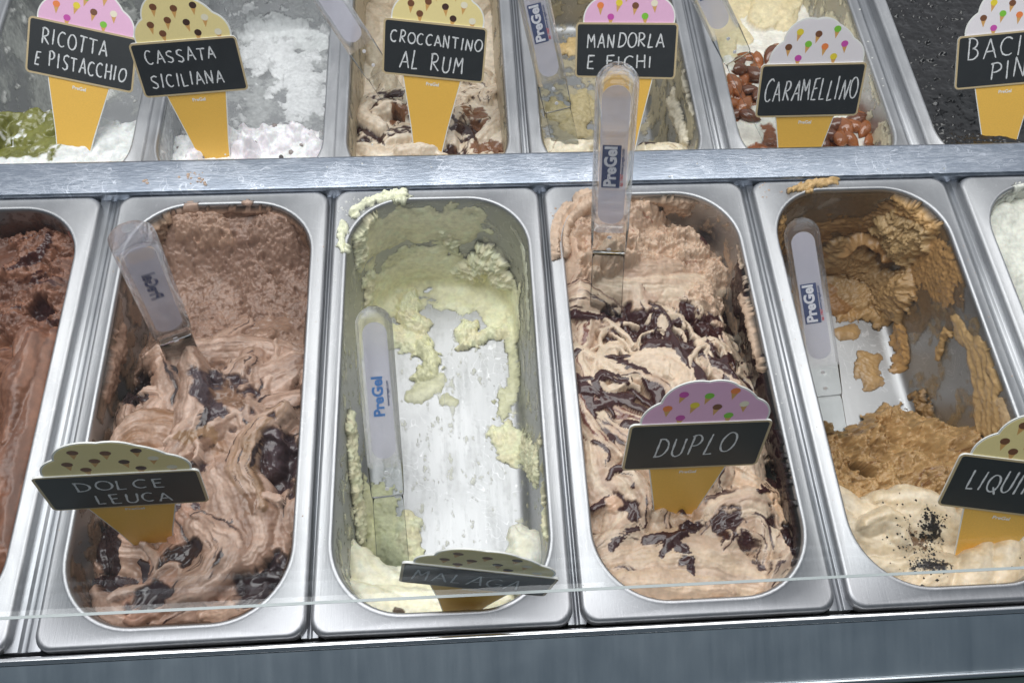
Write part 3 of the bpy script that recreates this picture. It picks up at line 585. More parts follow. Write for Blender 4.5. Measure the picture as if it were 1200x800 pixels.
# ---- pan D: beige with chocolate swirls
D1, D2, DF = S(218, 196, 172), S(188, 158, 136), S(206, 178, 154)
SD = S(66, 38, 38)
f = Field(XF[3], PL, 0, RES, seed=41, x0=-PW - .004)
zb = -.018 - .030 * sst(-.02, .06, f.lx) * sst(-.02, .12, f.ly) - .006 * np.exp(-((f.lx + .03) / .025) ** 2 - ((f.ly - .05) / .04) ** 2) + .016 * sst(-.045, -.07, f.lx) * sst(.05, .10, f.ly) + .012 * sst(.13, .17, f.ly) * sst(.03, -.01, f.lx) - .020 * sst(.048, .07, f.lx) * sst(.17, .05, np.abs(f.ly))
f.base(zb + .003 * fbm2(f.lx * 30, f.ly * 30, 3, 5), DF, .1, .3)
f.fill(30, (-.075, .05, .04, .17), (.008, .018), (.025, .06), lambda x, y: -.5 + 8 * x, DF, D2, S(160, 112, 92), .5, (.005, .011), 17, crumb=.7, stri=.0008)
f.fill(44, (-.08, .075, -.18, .05), (.007, .018), (.035, .10), lambda x, y: 1.9 - 14 * x, D1, D2, SD, .26, (.007, .015), 18, stri=.0004, curl=.0004)
# dark sauce body
f.sauce(onz(770, 385, -.025), .040, .012, -.2, SD, .92, 1, -.003, .8, 90); f.sauce(onz(735, 405, -.025), .030, .012, .5, SD, .92, 2, -.003, .9, 90)
f.sauce(onz(830, 395, -.035), .04, .02, -.5, SD, .92, 3, -.004, .9, 80); f.sauce(onz(872, 400, -.05), .018, .07, .1, S(44, 22, 24), .9, 4, -.010, .4, 70); f.sauce(onz(800, 430, -.025), .05, .012, -.5, SD, .92, 14, -.002, .9, 90)
f.sauce(onz(925, 610, -.04), .016, .05, .1, S(44, 22, 24), .9, 5, -.012, .35, 70); f.sauce(onz(905, 580, -.03), .03, .014, 1.2, SD, .9, 6, -.003, .7, 90)
for pts, wd, a, b, v, vt in [([(690, 380), (672, 430), (700, 480), (745, 500)], .014, D1, D2, S(120, 76, 66), .15), ([(680, 470), (700, 500), (740, 530), (760, 560)], .014, D1, D2, SD, .2),
                      ([(665, 400), (660, 450), (690, 510), (720, 540)], .010, D1, D2, S(120, 76, 66), .1), ([(735, 440), (760, 430), (790, 445), (780, 480)], .018, S(222, 200, 176), S(212, 186, 160), None, 1),
                      ([(700, 340), (760, 345), (820, 330), (860, 310)], .016, D1, DF, None, 1), ([(690, 320), (740, 330), (800, 310)], .012, DF, D2, None, 1),
                      ([(850, 390), (870, 420), (885, 450), (870, 470)], .013, D1, D2, SD, .3), ([(780, 400), (830, 430), (880, 470), (900, 500)], .010, D1, D2, SD, .3),
                      ([(690, 520), (700, 570), (730, 600), (720, 620)], .018, D1, D2, None, 1), ([(720, 560), (745, 580), (750, 620)], .010, D1, D2, SD, .3),
                      ([(870, 560), (900, 580), (925, 620), (915, 650)], .018, D1, S(222, 184, 150), None, .4), ([(820, 640), (850, 610), (890, 605), (905, 650)], .020, D1, D2, SD, .45),
                      ([(840, 650), (860, 635), (885, 640)], .010, D2, D1, SD, .1), ([(700, 650), (730, 640), (760, 650), (790, 640)], .015, D1, D2, SD, .5),
                      ([(715, 670), (780, 665), (850, 680), (900, 690)], .026, S(214, 188, 160), DF, None, 1), ([(730, 690), (790, 700), (850, 700)], .018, S(212, 186, 158), DF, None, 1), ([(900, 690), (920, 670), (925, 640)], .012, D1, D2, SD, .3)]:
    f.stroke(P2(pts, -.02), wd, .0015, .008, a, b, v, vt, seed=int(pts[0][0] + pts[0][1]), stri=.0006, lean=.35, sf=9, curl=.0003)
f.sauce(onz(765, 388, -.02), .034, .010, -.15, SD, .95, 31, -.001, .8, 80); f.sauce(onz(725, 412, -.02), .012, .016, .6, SD, .95, 32, -.001, .8, 80); f.sauce(onz(835, 425, -.02), .040, .011, -.6, SD, .95, 33, -.001, .9, 80); f.sauce(onz(800, 400, -.02), .03, .012, -.3, SD, .95, 34, -.001, .9, 80)
f.ribbons(14, (690, 900, 370, 500), (.003, .0065), (.03, .07), lambda x, y: 2.1 - 14 * x, SD, seed=13, h=.003); f.ribbons(12, (690, 880, 370, 480), (.002, .005), (.03, .06), lambda x, y: 2.1 - 14 * x, D1, 0, seed=14, h=.003)
f.ribbons(12, (680, 930, 370, 520), (.0020, .0048), (.02, .06), lambda x, y: 1.9 - 14 * x, SD, seed=3); f.ribbons(20, (690, 900, 380, 480), (.0012, .0030), (.02, .05), lambda x, y: 1.9 - 14 * x, D1, 0, seed=4); f.ribbons(12, (690, 930, 540, 660), (.0022, .0052), (.015, .045), lambda x, y: .6, SD, seed=5)
f.sauce(onz(845, 615, -.015), .014, .010, .3, SD, .92, 7, -.001, .8, 110); f.sauce(onz(870, 640, -.015), .020, .005, -.9, SD, .92, 8, -.001, .9, 110); f.sauce(onz(930, 640, -.03), .016, .03, .2, S(50, 26, 28), .92, 9, -.004, .9, 90)
f.sauce(onz(735, 600, -.02), .014, .007, -.7, SD, .92, 10, -.001, .7, 120); f.sauce(onz(798, 663, -.015), .0045, .004, .2, SD, .8, 11, .0005, .4, 150); f.sauce(onz(860, 510, -.02), .022, .018, .8, SD, .92, 12, -.002, .8, 100)
f.sauce(onz(715, 595, -.02), .008, .006, 0, S(214, 176, 148), .5, 13, 0, .3)
f.lump(onz(765, 606, -.02), .010, .006, .2, .006, None, None, 91, .5, 120); f.lump(onz(805, 612, -.02), .012, .006, -.2, .006, None, None, 92, .5, 120)
for c, rx, ry, h in [((760, 250), .020, .016, .012), ((800, 285), .022, .020, .014), ((845, 310), .018, .014, .014), ((708, 325), .026, .016, .022), ((722, 318), .02, .014, .012), ((740, 300), .024, .014, .006), ((830, 350), .02, .014, .01)]:
    f.lump(onz(*c), rx, ry, .4, h, DF, .9, int(c[0]), .35, 110, None, .6)
f.sauce(onz(825, 268, -.02), .005, .008, .4, S(84, 52, 50), .8, 15, 0, .5, 140)
f.finish(1.4, 1.1)
sh = Shell(XF[3], PL, 0, .0014, 42)
sh.smear([(680, 300), (670, 260), (700, 235)], .016, .005, DF, .6, 100, 1, .2, .8); sh.smear([(690, 232), (662, 252), (652, 275), (655, 292)], .011, .006, S(210, 182, 158), .7, 120, 21, 0, 1., .5, rim=True); sh.smear([(640, 268), (660, 262)], .006, .004, S(210, 182, 158), .8, 150, 22, 0, 1., rim=True)
sh.smear([(770, 232), (800, 240)], .012, .004, DF, .6, 100, 2, .2, .8)
sh.smear([(866, 330), (880, 400), (900, 480), (925, 580), (938, 640)], .016, .004, S(44, 24, 26), .7, 80, 51, .92, 0, .3); sh.smear([(875, 350), (895, 430)], .006, .006, DF, .8, 110, 52, .2, .5)
sh.film(-.05, .0009, S(206, 176, 150), 60, 3, zlo=-.06, zhi=-.002, gl=.5); sh.smear([(870, 290), (873, 320), (880, 350)], .007, .002, S(220, 200, 180), .9, 110, 4, .2, .8)
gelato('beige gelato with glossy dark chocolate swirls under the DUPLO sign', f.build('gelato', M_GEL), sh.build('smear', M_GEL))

# ---- pan E: tan remains far, pale folds near
T1, T2, T3 = S(186, 150, 102), S(156, 122, 80), S(130, 102, 66)
sh = Shell(XF[4], PL, 0, .00085, 51)
sh.film(.45, .0012, S(138, 110, 78), 35, 1, zlo=-.10, zhi=-.004, gl=.45, box=(890, 200, 1130, 390)); sh.film(-.10, .0008, S(168, 140, 100), 45, 2, zlo=-.12, zhi=-.003, gl=.4, box=(1030, 260, 1200, 620))
sh.film(.0, .0010, T3, 50, 22, zlo=-.12, zhi=-.003, gl=.4, box=(890, 220, 960, 620))
sh.smear([(930, 290), (970, 265), (1030, 262), (1060, 250)], .018, .003, S(158, 122, 80), .6, 90, 3, .1, .6)
sh.smear([(985, 300), (1000, 335), (1040, 345)], .030, .014, S(172, 140, 98), .35, 70, 4, 0, .55, .45)
sh.smear([(1010, 345), (1040, 355), (1060, 340)], .022, .016, T1, .4, 90, 5, 0, .8, .5)
sh.smear([(985, 290), (1005, 276), (1030, 280), (1045, 300)], .007, .014, S(196, 154, 104), .35, 80, 6, 0, .2)
sh.smear([(1046, 262), (1060, 290), (1075, 275)], .018, .016, S(196, 164, 116), .5, 110, 7, 0, 1., .5)
sh.smear([(1062, 235), (1085, 258), (1092, 262)], .013, .009, S(206, 164, 108), .5, 120, 8, 0, .9)
sh.smear([(1075, 320), (1090, 300), (1110, 330)], .024, .003, S(180, 140, 92), .7, 80, 9, .3, .3, stri=.0008)
sh.smear([(1015, 370), (1028, 376)], .008, .009, T1, .5, 130, 10, 0, 1.)
sh.smear([(990, 366), (1005, 362)], .012, .003, S(186, 146, 96), .5, 100, 11, .3, .5); sh.smear([(1055, 385), (1060, 410), (1052, 430)], .011, .004, S(190, 148, 96), .6, 110, 12, .2, .6)
sh.smear([(1015, 425), (1020, 445)], .012, .003, T1, .35, 90, 13, .3, .3); sh.smear([(985, 390), (1000, 388)], .008, .002, T1, .5, 90, 14, .3)
for dx_ in (0, 9, 18, 27): sh.smear([(1118 + dx_, 375 + dx_), (1136 + dx_ * .8, 410), (1146 + dx_ * .8, 460), (1148 + dx_ * .7, 505)], .0055, .0022, S(200, 166, 118), .5, 70, 15 + dx_, .15, .15, .5)
sh.smear([(1110, 390), (1100, 415)], .006, .004, T1, .6, 110, 16, .1, .5); sh.smear([(1170, 470), (1180, 500), (1190, 540)], .006, .002, S(206, 176, 136), .5, 80, 17, .2, .2)
sh.smear([(1080, 470), (1085, 480)], .012, .006, T2, .6, 120, 18, 0, 1.); sh.smear([(1040, 480), (1036, 486)], .007, .006, T1, .5, 120, 19, 0, 1.)
sh.smear([(912, 260), (905, 300), (915, 340)], .009, .005, S(190, 150, 98), .7, 130, 20, 0, 1.); sh.smear([(925, 224), (955, 215), (980, 212)], .005, .003, S(206, 170, 116), .9, 160, 21, 0, 1., rim=True)
sh.smear([(965, 300), (975, 340), (980, 360)], .014, .008, S(160, 118, 74), .4, 90, 23, 0, .6); sh.smear([(1050, 216)], .005, .003, T1, .7, 140, 24, 0, 1.)
m2 = sh.build('smear', M_GEL)
f = Field(XF[4], PL, 0, RES, y0=-PL, y1=.035, seed=53)
zt = -.135 + .075 * sst(.02, -.075, f.ly + .022 * fbm2(f.lx * 30, f.ly * 30, 4, 9) - .010 * np.abs(f.lx / .06)) + .018 * sst(.03, .07, np.abs(f.lx)) * sst(.03, -.02, f.ly)
f.base(zt, T1, .12, 1.)
f.fill(16, (-.07, .07, -.10, -.01), (.010, .02), (.02, .05), lambda x, y: .4, T1, T2, S(130, 92, 58), .5, (.004, .010), 27, crumb=1., dz=(-.002, .002))
f.lump(onz(1012, 548, -.06), .004, .012, .7, -.05, None, None, 5, .5, 100)
f.fill(8, (-.07, .07, -.18, -.12), (.016, .026), (.04, .08), lambda x, y: .2, S(216, 198, 168), S(198, 176, 144), None, 1, (.006, .012), 28, dz=(.008, .013), stri=.0003)
CRM = S(230, 213, 186)
for pts, wd, z in [([(985, 575), (1010, 600), (1050, 600), (1075, 590)], .016, -.034), ([(990, 600), (1010, 625), (1050, 630)], .013, -.032), ([(1000, 615), (1040, 640), (1100, 645)], .016, -.030), ([(1040, 590), (1090, 600), (1130, 625)], .020, -.026), ([(1015, 618), (1040, 612), (1060, 640)], .011, -.020),
                   ([(1020, 660), (1070, 670), (1110, 665)], .013, -.030), ([(1080, 690), (1110, 675), (1122, 665)], .014, -.022), ([(1130, 700), (1150, 670), (1160, 640)], .018, -.016), ([(1165, 695), (1180, 665), (1185, 630)], .018, -.014), ([(1200, 690), (1210, 650), (1205, 610)], .018, -.014), ([(1180, 625), (1200, 600), (1220, 600)], .016, -.02)]:
    f.stroke(P2(pts, -.025), wd, 0, .014, CRM, S(214, 192, 158), None, zabs=z, seed=int(sum(pts[0])), stri=.0002, lean=.35, sf=3)
f.sauce(onz(1098, 616, -.02), .006, .010, .2, S(44, 34, 30), .1, 81, .0003, .9, 320); f.sauce(onz(1092, 662, -.02), .012, .005, .1, S(44, 34, 30), .1, 82, .0003, .9, 320); f.sauce(onz(1080, 630, -.02), .008, .006, .1, S(120, 92, 66), .1, 83, .0, 1.1, 320)
f.finish(1.0, 1.2)
eg = f
gE = gelato('tan gelato remains with pale piped folds and black crumbs at the LIQUIRIZIA sign', f.build('gelato', M_GEL), m2)

# ---- pan F: sliver of white gelato
f = Field(XF[5], PL, 0, .0011, seed=61, x1=.0); f.base(-.045 + .03 * sst(-.02, .10, f.ly) + .006 * fbm2(f.lx * 20, f.ly * 20, 3, 1), S(226, 226, 214), .04, .4); f.finish(1.2, .5)
sh = Shell(XF[5], PL, 0, .0014, 62); sh.film(.35, .002, S(224, 224, 212), 60, 1, zlo=-.09, zhi=.01, gl=.3); sh.smear([(1172, 270), (1175, 240), (1195, 218)], .005, .003, S(236, 236, 226), .9, 150, 2, 0, 1., rim=True)
gelato('icy white gelato cut off by the right edge of the photo', f.build('gelato', M_GELW), sh.build('smear', M_GELW))

# ---- back row ------------------------------------------------------------
def pz(x, y, z=-.055): return onz(x, y, z)
def back(i, seed, col, cols, floorz, wall, mat=M_GELW, y1=.10, res=.0010):
    f = Field(XB[i], YB0 + PL, ZB, res, y1=y1, seed=seed); f.base(floorz(f), col); return f
# Ricotta e pistacchio
WH = S(240, 240, 238)
f = back(0, 71, WH, None, lambda f: -.020 - .13 * sst(-.075, -.04, f.ly + .012 * fbm2(f.lx * 30, f.ly * 30, 3, 8)), None)
f.fill(24, (-.07, .07, -.18, -.07), (.012, .024), (.03, .07), lambda x, y: .9, S(246, 246, 242), S(228, 230, 228), None, 1, (.006, .012), 3, stri=.0003)
GP = S(128, 128, 58)
for c, rx, ry, a in [((20, 150), .020, .009, .8), ((66, 148), .016, .012, -.4), ((48, 168), .022, .010, .2), ((18, 165), .022, .012, .8), ((60, 155), .022, .014, -.2), ((45, 180), .022, .012, .1), ((35, 190), .018, .008, .1), ((65, 168), .010, .016, -.5), ((108, 158), .004, .005, 0), ((5, 185), .012, .01, 0), ((0, 150), .01, .01, 0)]:
    f.sauce(pz(*c, -.045), rx, ry, a, GP * (.7 + .5 * random.random()), .7, int(c[0]), .0003, .8, 110)
f.finish(1., 1.)
sh = Shell(XB[0], YB0 + PL, ZB, .0016, 72); sh.film(.20, .0010, S(226, 228, 222), 26, 1, gl=.3, aniso=(1.6, .8, .5), soft=.6); sh.film(-.35, .003, S(238, 238, 234), 55, 4, gl=.1)
gelato('white gelato with green pistachio swirls under the RICOTTA E PISTACCHIO sign', f.build('gelato', M_GELW), sh.build('smear', M_GELW))
# Cassata
f = back(1, 73, WH, None, lambda f: -.030 - .13 * sst(-.08, -.045, f.ly + .010 * fbm2(f.lx * 30, f.ly * 30, 3, 8)), None)
f.K[:] = .6
for k_ in range(44):
    f.lump((XB[1] + random.uniform(-.07, .07), YB0 + random.uniform(.01, .125), 0), random.uniform(.008, .016), random.uniform(.006, .012), random.random() * 3, random.uniform(.005, .011), S(246, 240, 244), .5, k_, .3, 110, None, .5)
f.sauce(pz(204, 152), .009, .004, .0, S(206, 158, 70), .7, 1, .001, .4)
f.finish(1.2, .8)
sh = Shell(XB[1], YB0 + PL, ZB, .0014, 74); sh.film(.35, .0010, S(226, 228, 228), 24, 1, gl=.15, soft=.6); sh.smear([(310, 60), (345, 80), (360, 120)], .030, .005, S(236, 237, 238), .7, 60, 6, 0, .4); sh.smear([(300, 40), (330, 30), (370, 50)], .02, .003, S(230, 232, 232), .7, 60, 7, .2, .3); sh.film(-.30, .004, S(236, 237, 238), 60, 5, gl=.0)
cass = f
gC = gelato('fluffy white gelato with candied bits under the CASSATA SICILIANA sign', f.build('gelato', M_GELW), sh.build('smear', M_GELW))
# Croccantino
R1, R2 = S(230, 216, 196), S(206, 186, 162)
f = back(2, 75, R1, None, lambda f: -.035 - .03 * sst(-.10, .02, f.ly), None, y1=.18)
f.fill(46, (-.075, .075, -.18, .0), (.008, .017), (.025, .07), lambda x, y: 1.2 + 12 * x, R1, R2, S(64, 40, 38), .33, (.006, .013), 5, stri=.0005, curl=.0003)
f.fill(14, (-.07, .07, .0, .17), (.014, .024), (.05, .09), lambda x, y: 1.5, S(212, 198, 176), S(190, 172, 148), None, 1, (.003, .007), 6, stri=.0006)
for c, rx, ry, a, cc in [((450, 108), .020, .013, .5, 0), ((445, 150), .03, .010, -.1, 0), ((425, 165), .020, .008, .3, 0), ((550, 150), .02, .018, .6, 0), ((560, 125), .012, .02, .3, 1), ((470, 128), .012, .008, .2, 1), ((580, 170), .02, .012, .3, 1), ((530, 178), .014, .006, 0, 0), ((430, 125), .012, .01, .9, 0), ((572, 170), .022, .010, .2, 1)]:
    f.sauce(pz(*c), rx, ry, a, S(64, 40, 36) if not cc else S(128, 88, 62), .85, int(c[0] + c[1]), -.001, .85, 110)
for pts, wd in [([(430, 100), (425, 130), (450, 150)], .010), ([(420, 170), (450, 180), (480, 172)], .013), ([(490, 165), (510, 150), (505, 175), (520, 185)], .012), ([(470, 180), (500, 178), (525, 165)], .010), ([(560, 160), (580, 140), (590, 110)], .010)]:
    f.stroke(P2(pts, -.055), wd, .002, .010, R1, R2, None, 1, seed=int(pts[0][0]), stri=.0004)
f.finish(1.2, 1)
sh = Shell(XB[2], YB0 + PL, ZB, .0016, 76); sh.film(.42, .002, S(206, 190, 160), 40, 1, gl=.3); 
gelato('cream gelato with dark chocolate swirls under the CROCCANTINO AL RUM sign', f.build('gelato', M_GEL), sh.build('smear', M_GEL))
# Mandorla e fichi
N1, N2 = S(238, 228, 206), S(222, 208, 178)
f = back(3, 77, N1, None, lambda f: -.034 - .13 * sst(-.105, -.065, f.ly + .010 * fbm2(f.lx * 30, f.ly * 30, 3, 8)), None)
f.fill(18, (-.075, .075, -.18, -.10), (.010, .019), (.03, .06), lambda x, y: .5, N1, N2, S(150, 112, 84), .6, (.006, .011), 5, stri=.0004)
f.sauce(pz(755, 165), .010, .010, .3, S(70, 48, 38), .8, 1, -.001, .6); f.sauce(pz(668, 155), .020, .005, .1, S(120, 84, 66), .6, 2, -.001, .9); f.sauce(pz(770, 150), .006, .016, .3, S(90, 60, 48), .8, 4, -.001, .6)
f.finish(1.2, 1)
sh = Shell(XB[3], YB0 + PL, ZB, .0014, 78); sh.film(.16, .0018, S(212, 200, 168), 42, 1, gl=.3); sh.smear([(650, 130), (675, 150), (680, 120)], .018, .006, S(206, 190, 146), .5, 80, 2, .2, .7)
sh.smear([(790, 120), (800, 145), (805, 160)], .012, .008, N1, .6, 90, 3, 0, .6); sh.smear([(660, 60), (700, 40), (740, 60)], .012, .004, S(226, 196, 140), .8, 80, 4, .1, .7); sh.smear([(805, 90), (812, 120)], .012, .005, N1, .6, 90, 5)
gelato('ivory gelato with brown fig streaks under the MANDORLA E FICHI sign', f.build('gelato', M_GELW), sh.build('smear', M_GELW))
# Caramellino
f = back(4, 79, S(240, 236, 226), None, lambda f: -.035 - .035 * sst(-.05, .10, f.ly), None, y1=.18)
f.fill(20, (-.075, .075, -.18, .0), (.012, .022), (.03, .07), lambda x, y: 1.2, S(246, 243, 236), S(234, 226, 208), None, 1, (.006, .011), 5, stri=.0003)
f.fill(12, (-.07, .07, .03, .17), (.014, .026), (.05, .09), lambda x, y: 1.5, S(236, 222, 184), S(226, 210, 170), None, 1, (.003, .006), 6, stri=.0005)
for c, rx, ry, a in [((870, 105), .018, .020, .2), ((860, 125), .014, .016, .1), ((905, 155), .010, .014, .3), ((1010, 130), .012, .024, .1), ((880, 85), .02, .01, .3), ((1018, 105), .006, .02, 0), ((960, 165), .03, .012, 0), ((900, 168), .02, .006, 0)]:
    f.sauce(pz(*c), rx, ry, a, S(150, 84, 40), .95, int(c[0]), -.001, .7, 90)
f.finish(1., 1)
sh = Shell(XB[4], YB0 + PL, ZB, .0016, 80); sh.film(.25, .002, S(232, 224, 196), 42, 1, gl=.3)
cara = f
gK = gelato('cream gelato with amber caramel under the CARAMELLINO sign', f.build('gelato', M_GELW), sh.build('smear', M_GELW))
# dark one
f = back(5, 81, S(22, 19, 20), None, lambda f: -.014 + .0 * f.ly, None, y1=.18)
f.G[:] = .80; n_ = fbm2(f.lx * 110, f.ly * 110, 3, 9); f.Z += .0012 * fbm2(f.lx * 60, f.ly * 60, 3, 4) + .0022 * sst(.55, .8, n_) - .0008 * sst(.4, .7, fbm2(f.lx * 200, f.ly * 200, 2, 12))
f.G = np.where(n_ > .58, 1., f.G); f.C = np.where((fbm2(f.lx * 170, f.ly * 170, 2, 14) > .86)[..., None], S(120, 118, 116), f.C); f.C = np.where((sst(-.13, -.16, f.ly) * fbm2(f.lx * 90, f.ly * 160, 3, 15) > .35)[..., None], S(90, 88, 90), f.C)
M_BLK = gelato_mat('gelato_black', 0, .3, 500, .4)
gelato('almost black glossy gelato with pale flecks under the BACIO sign', f.build('gelato', M_BLK))

# ------------------------------------------------------------------ pieces on the gelato
def almond_mesh(seed):
    R = random.Random(seed); V = []; F = []; n = 9; m = 7; L_, W_, H_ = .0115, .0062, .0042
    for i in range(m + 1):
        t = i / m; x = (t - .5) * 2 * L_; r = math.sin(math.pi * min(1, t * .98 + .01)) ** .75 * (1 - .35 * t)
        for k_ in range(n):
            a = 2 * math.pi * k_ / n; rr = r * (1 + .06 * math.sin(5 * a + seed) + .05 * R.random()); V.append((x, W_ * rr * math.cos(a) * 1.3, H_ * rr * math.sin(a) * 1.3))
    for i in range(m):
        for k_ in range(n): a = i * n + k_; b = i * n + (k_ + 1) % n; F.append((a, b, b + n, a + n))
    F.append(tuple(range(n))[::-1]); F.append(tuple(range(m * n, m * n + n)))
    return mesh_py('almond', V, F, M_ALM, True)
M_ALM = simple('caramelised_almond', S(156, 92, 48), .08, 0, .8, .45, 200)
alm = [almond_mesh(k_) for k_ in range(2)]; M_ALM = simple('dark_almond', S(108, 62, 38), .08, 0, .8, .4, 200); alm += [almond_mesh(k_) for k_ in (2, 3)]
def zat(f, x, y):
    j = int(np.clip(np.searchsorted(f.X[0], x), 0, f.nx - 1)); i = int(np.clip(np.searchsorted(f.Y[:, 0], y), 0, f.ny - 1)); return f.Z[i, j] + f.z0
spots = [(877, 62), (890, 68), (868, 82), (882, 90), (895, 88), (860, 100), (875, 105), (888, 112), (858, 118), (872, 122), (862, 133), (878, 136), (850, 108), (912, 55), (905, 62), (867, 72), (1000, 148), (1010, 138), (1022, 130), (1030, 146), (990, 152), (1014, 152), (1004, 142), (1028, 155), (985, 162), (998, 165), (965, 170), (975, 160), (1020, 165), (890, 80), (980, 146), (958, 158)]
for k_, (x, y) in enumerate(spots):
    p = pz(x, y, -.058); z = zat(cara, p[0], p[1]); d = ray(x, y); t = (z + .002 - CAMP[2]) / d[2]; p = CAMP + t * d; z = zat(cara, p[0], p[1])
    o = add('almond', alm[k_ % 4], gK, (p[0], p[1], z + .0025)); R = random.Random(k_); o.rotation_euler = (R.uniform(-.5, .5), R.uniform(-.4, .4), R.uniform(0, 6.28)); o.scale = [R.uniform(.95, 1.25)] * 3
M_CAND = [simple('candied_red', S(150, 60, 66), .3, grain=.2), simple('candied_dark', S(80, 72, 70), .3, grain=.3), simple('candied_grey', S(150, 140, 136), .3, grain=.2), simple('candied_orange', S(206, 150, 66), .25)]
def bit_mesh(seed, mat, s=.003):
    R = random.Random(seed); V = []; F = []
    for z in (-1, 0, 1):
        for k_ in range(6):
            a = k_ * math.pi / 3 + R.uniform(-.2, .2); r = (1.0 if z == 0 else .65) * R.uniform(.75, 1.15); V.append((s * r * math.cos(a), s * r * .8 * math.sin(a), s * .55 * z))
    for i in range(2):
        for k_ in range(6): a = i * 6 + k_; b = i * 6 + (k_ + 1) % 6; F.append((a, b, b + 6, a + 6))
    F.append((5, 4, 3, 2, 1, 0)); F.append(tuple(range(12, 18))); return mesh_py('candied_bit', V, F, mat, True)
bits = [bit_mesh(k_, M_CAND[k_ % 4]) for k_ in range(8)]
for k_, (x, y, t) in enumerate([(193, 175, 1), (187, 186, 1), (208, 172, 2), (290, 138, 0), (313, 155, 2), (288, 182, 1), (262, 189, 1), (322, 148, 2), (275, 150, 0), (350, 160, 2), (205, 150, 3), (212, 155, 3), (300, 170, 2), (340, 175, 2), (236, 180, 2), (199, 160, 2), (330, 185, 1), (281, 165, 2)]):
    p = pz(x, y, -.058); z = zat(cass, p[0], p[1]); d = ray(x, y); tt = (z - CAMP[2]) / d[2]; p = CAMP + tt * d; z = zat(cass, p[0], p[1])
    o = add('candied_bit', bits[t + 4 * (k_ % 2)], gC, (p[0], p[1], z + .0006)); o.rotation_euler = (.3 * math.sin(k_), .3, k_ * 1.3); o.scale = [.8 + .3 * math.sin(k_ * 2.1)] * 3
# black crumbs on pan E: too many to count
V = []; F = []; R = random.Random(5)
for (x, y, sx_, sy_, n) in [(1094, 612, 7, 8, 150), (1090, 628, 9, 5, 110), (1084, 660, 11, 5, 120), (1098, 664, 9, 6, 90), (1066, 634, 14, 12, 60), (1055, 597, 10, 8, 18), (1066, 690, 25, 4, 12), (1096, 645, 6, 10, 90), (1200, 640, 12, 20, 25)]:
    for _ in range(n):
        px, py = R.gauss(x, sx_), R.gauss(y, sy_); p = onz(px, py, -.02)
        if inside_sdf(np.array(p[0] - XF[4]), np.array(p[1] - PL)) > -.002: continue
        z = zat(eg, p[0], p[1]); s = R.uniform(.0004, .0012) * (1 if R.random() < .85 else 1.6); c = len(V)
        for dx, dy, dz in ((1, 0, 0), (0, 1, 0), (-1, 0, 0), (0, -1, 0), (0, 0, 1)): V.append((p[0] + s * dx * R.uniform(.6, 1.2), p[1] + s * dy * R.uniform(.6, 1.2), z - .0002 + s * dz * .6))
        for t in ((0, 1, 4), (1, 2, 4), (2, 3, 4), (3, 0, 4)): F.append(tuple(c + k_ for k_ in t))
o = add('black_crumbs', mesh_py('black_crumbs', V, F, simple('black_crumb', S(34, 28, 26), .6, grain=.3)), gE); o['kind'] = 'stuff'

M_SPL = simple('dried_splash', S(196, 170, 150), .5, grain=.3); M_SPW = simple('white_splash', S(226, 226, 222), .4)
V = []; F = []; mi = []; R = random.Random(8)
def splash(p, r, m):
    n = 7; b = len(V); a0 = R.random() * 6; e_ = R.uniform(.5, 1)
    V.append((p[0], p[1], p[2] + r * .5))
    for ring, zz in ((.7, .35), (1.0, 0.)):
        for k_ in range(n):
            a = 2 * math.pi * k_ / n + a0; q = r * ring * R.uniform(.75, 1.2); V.append((p[0] + q * math.cos(a), p[1] + q * e_ * math.sin(a), p[2] + r * zz - (.0003 if zz == 0 else 0)))
    for k_ in range(n):
        F.append((b, b + 1 + k_, b + 1 + (k_ + 1) % n)); F.append((b + 1 + k_, b + 1 + n + k_, b + 1 + n + (k_ + 1) % n, b + 1 + (k_ + 1) % n)); mi.extend([m, m])
for (x, y, sx_, sy_, n, z, m) in [(170, 212, 3, 1, 6, .0030, 0), (224, 205, 7, 2, 14, .0030, 0), (238, 213, 5, 2, 8, .0030, 0), (500, 196, 120, 8, 14, .0030, 1), (900, 190, 120, 8, 10, .0030, 1)]:
    for _ in range(n): splash(onz(R.gauss(x, sx_), R.gauss(y, sy_), z), R.uniform(.0003, .0012) if m else R.uniform(.0006, .0018), m)
for _ in range(46):
    t = R.random(); x = 992 + 45 * t + R.gauss(0, 7); y = 5 + 135 * t + R.gauss(0, 10); p = onz(x, y, ZB); lx_ = abs(p[0] - XB[4]); 
    if PW - FL + .002 < lx_ < PW - .002 and p[1] > YB0 + .03: splash(p, R.uniform(.0005, .0016), 1)
for _ in range(90):
    i = R.randrange(1, 5); sd = R.choice((-1, 1)); yy_ = R.uniform(.02, .34); x_ = XF[i] + sd * R.uniform(PW - FL + .003, PW - .002)
    splash(np.array([x_, yy_, .0002]), R.uniform(.0002, .0007), 1 if i in (2, 3) else 0)
for (i, yc, n, m) in [(2, .345, 22, 1), (3, .33, 18, 0), (4, .35, 12, 0)]:
    for _ in range(n): splash(np.array([XF[i] - PW + R.uniform(.004, .03), yc + R.gauss(0, .006), .0002]), R.uniform(.0003, .0013), m)
o = add('gelato_splashes', mesh_py('gelato_splashes', V, F, [M_SPL, M_SPW], True, mi)); tag(o, 'small dried specks of gelato spattered on the steel rims and rail', 'splashes', None, 'stuff')

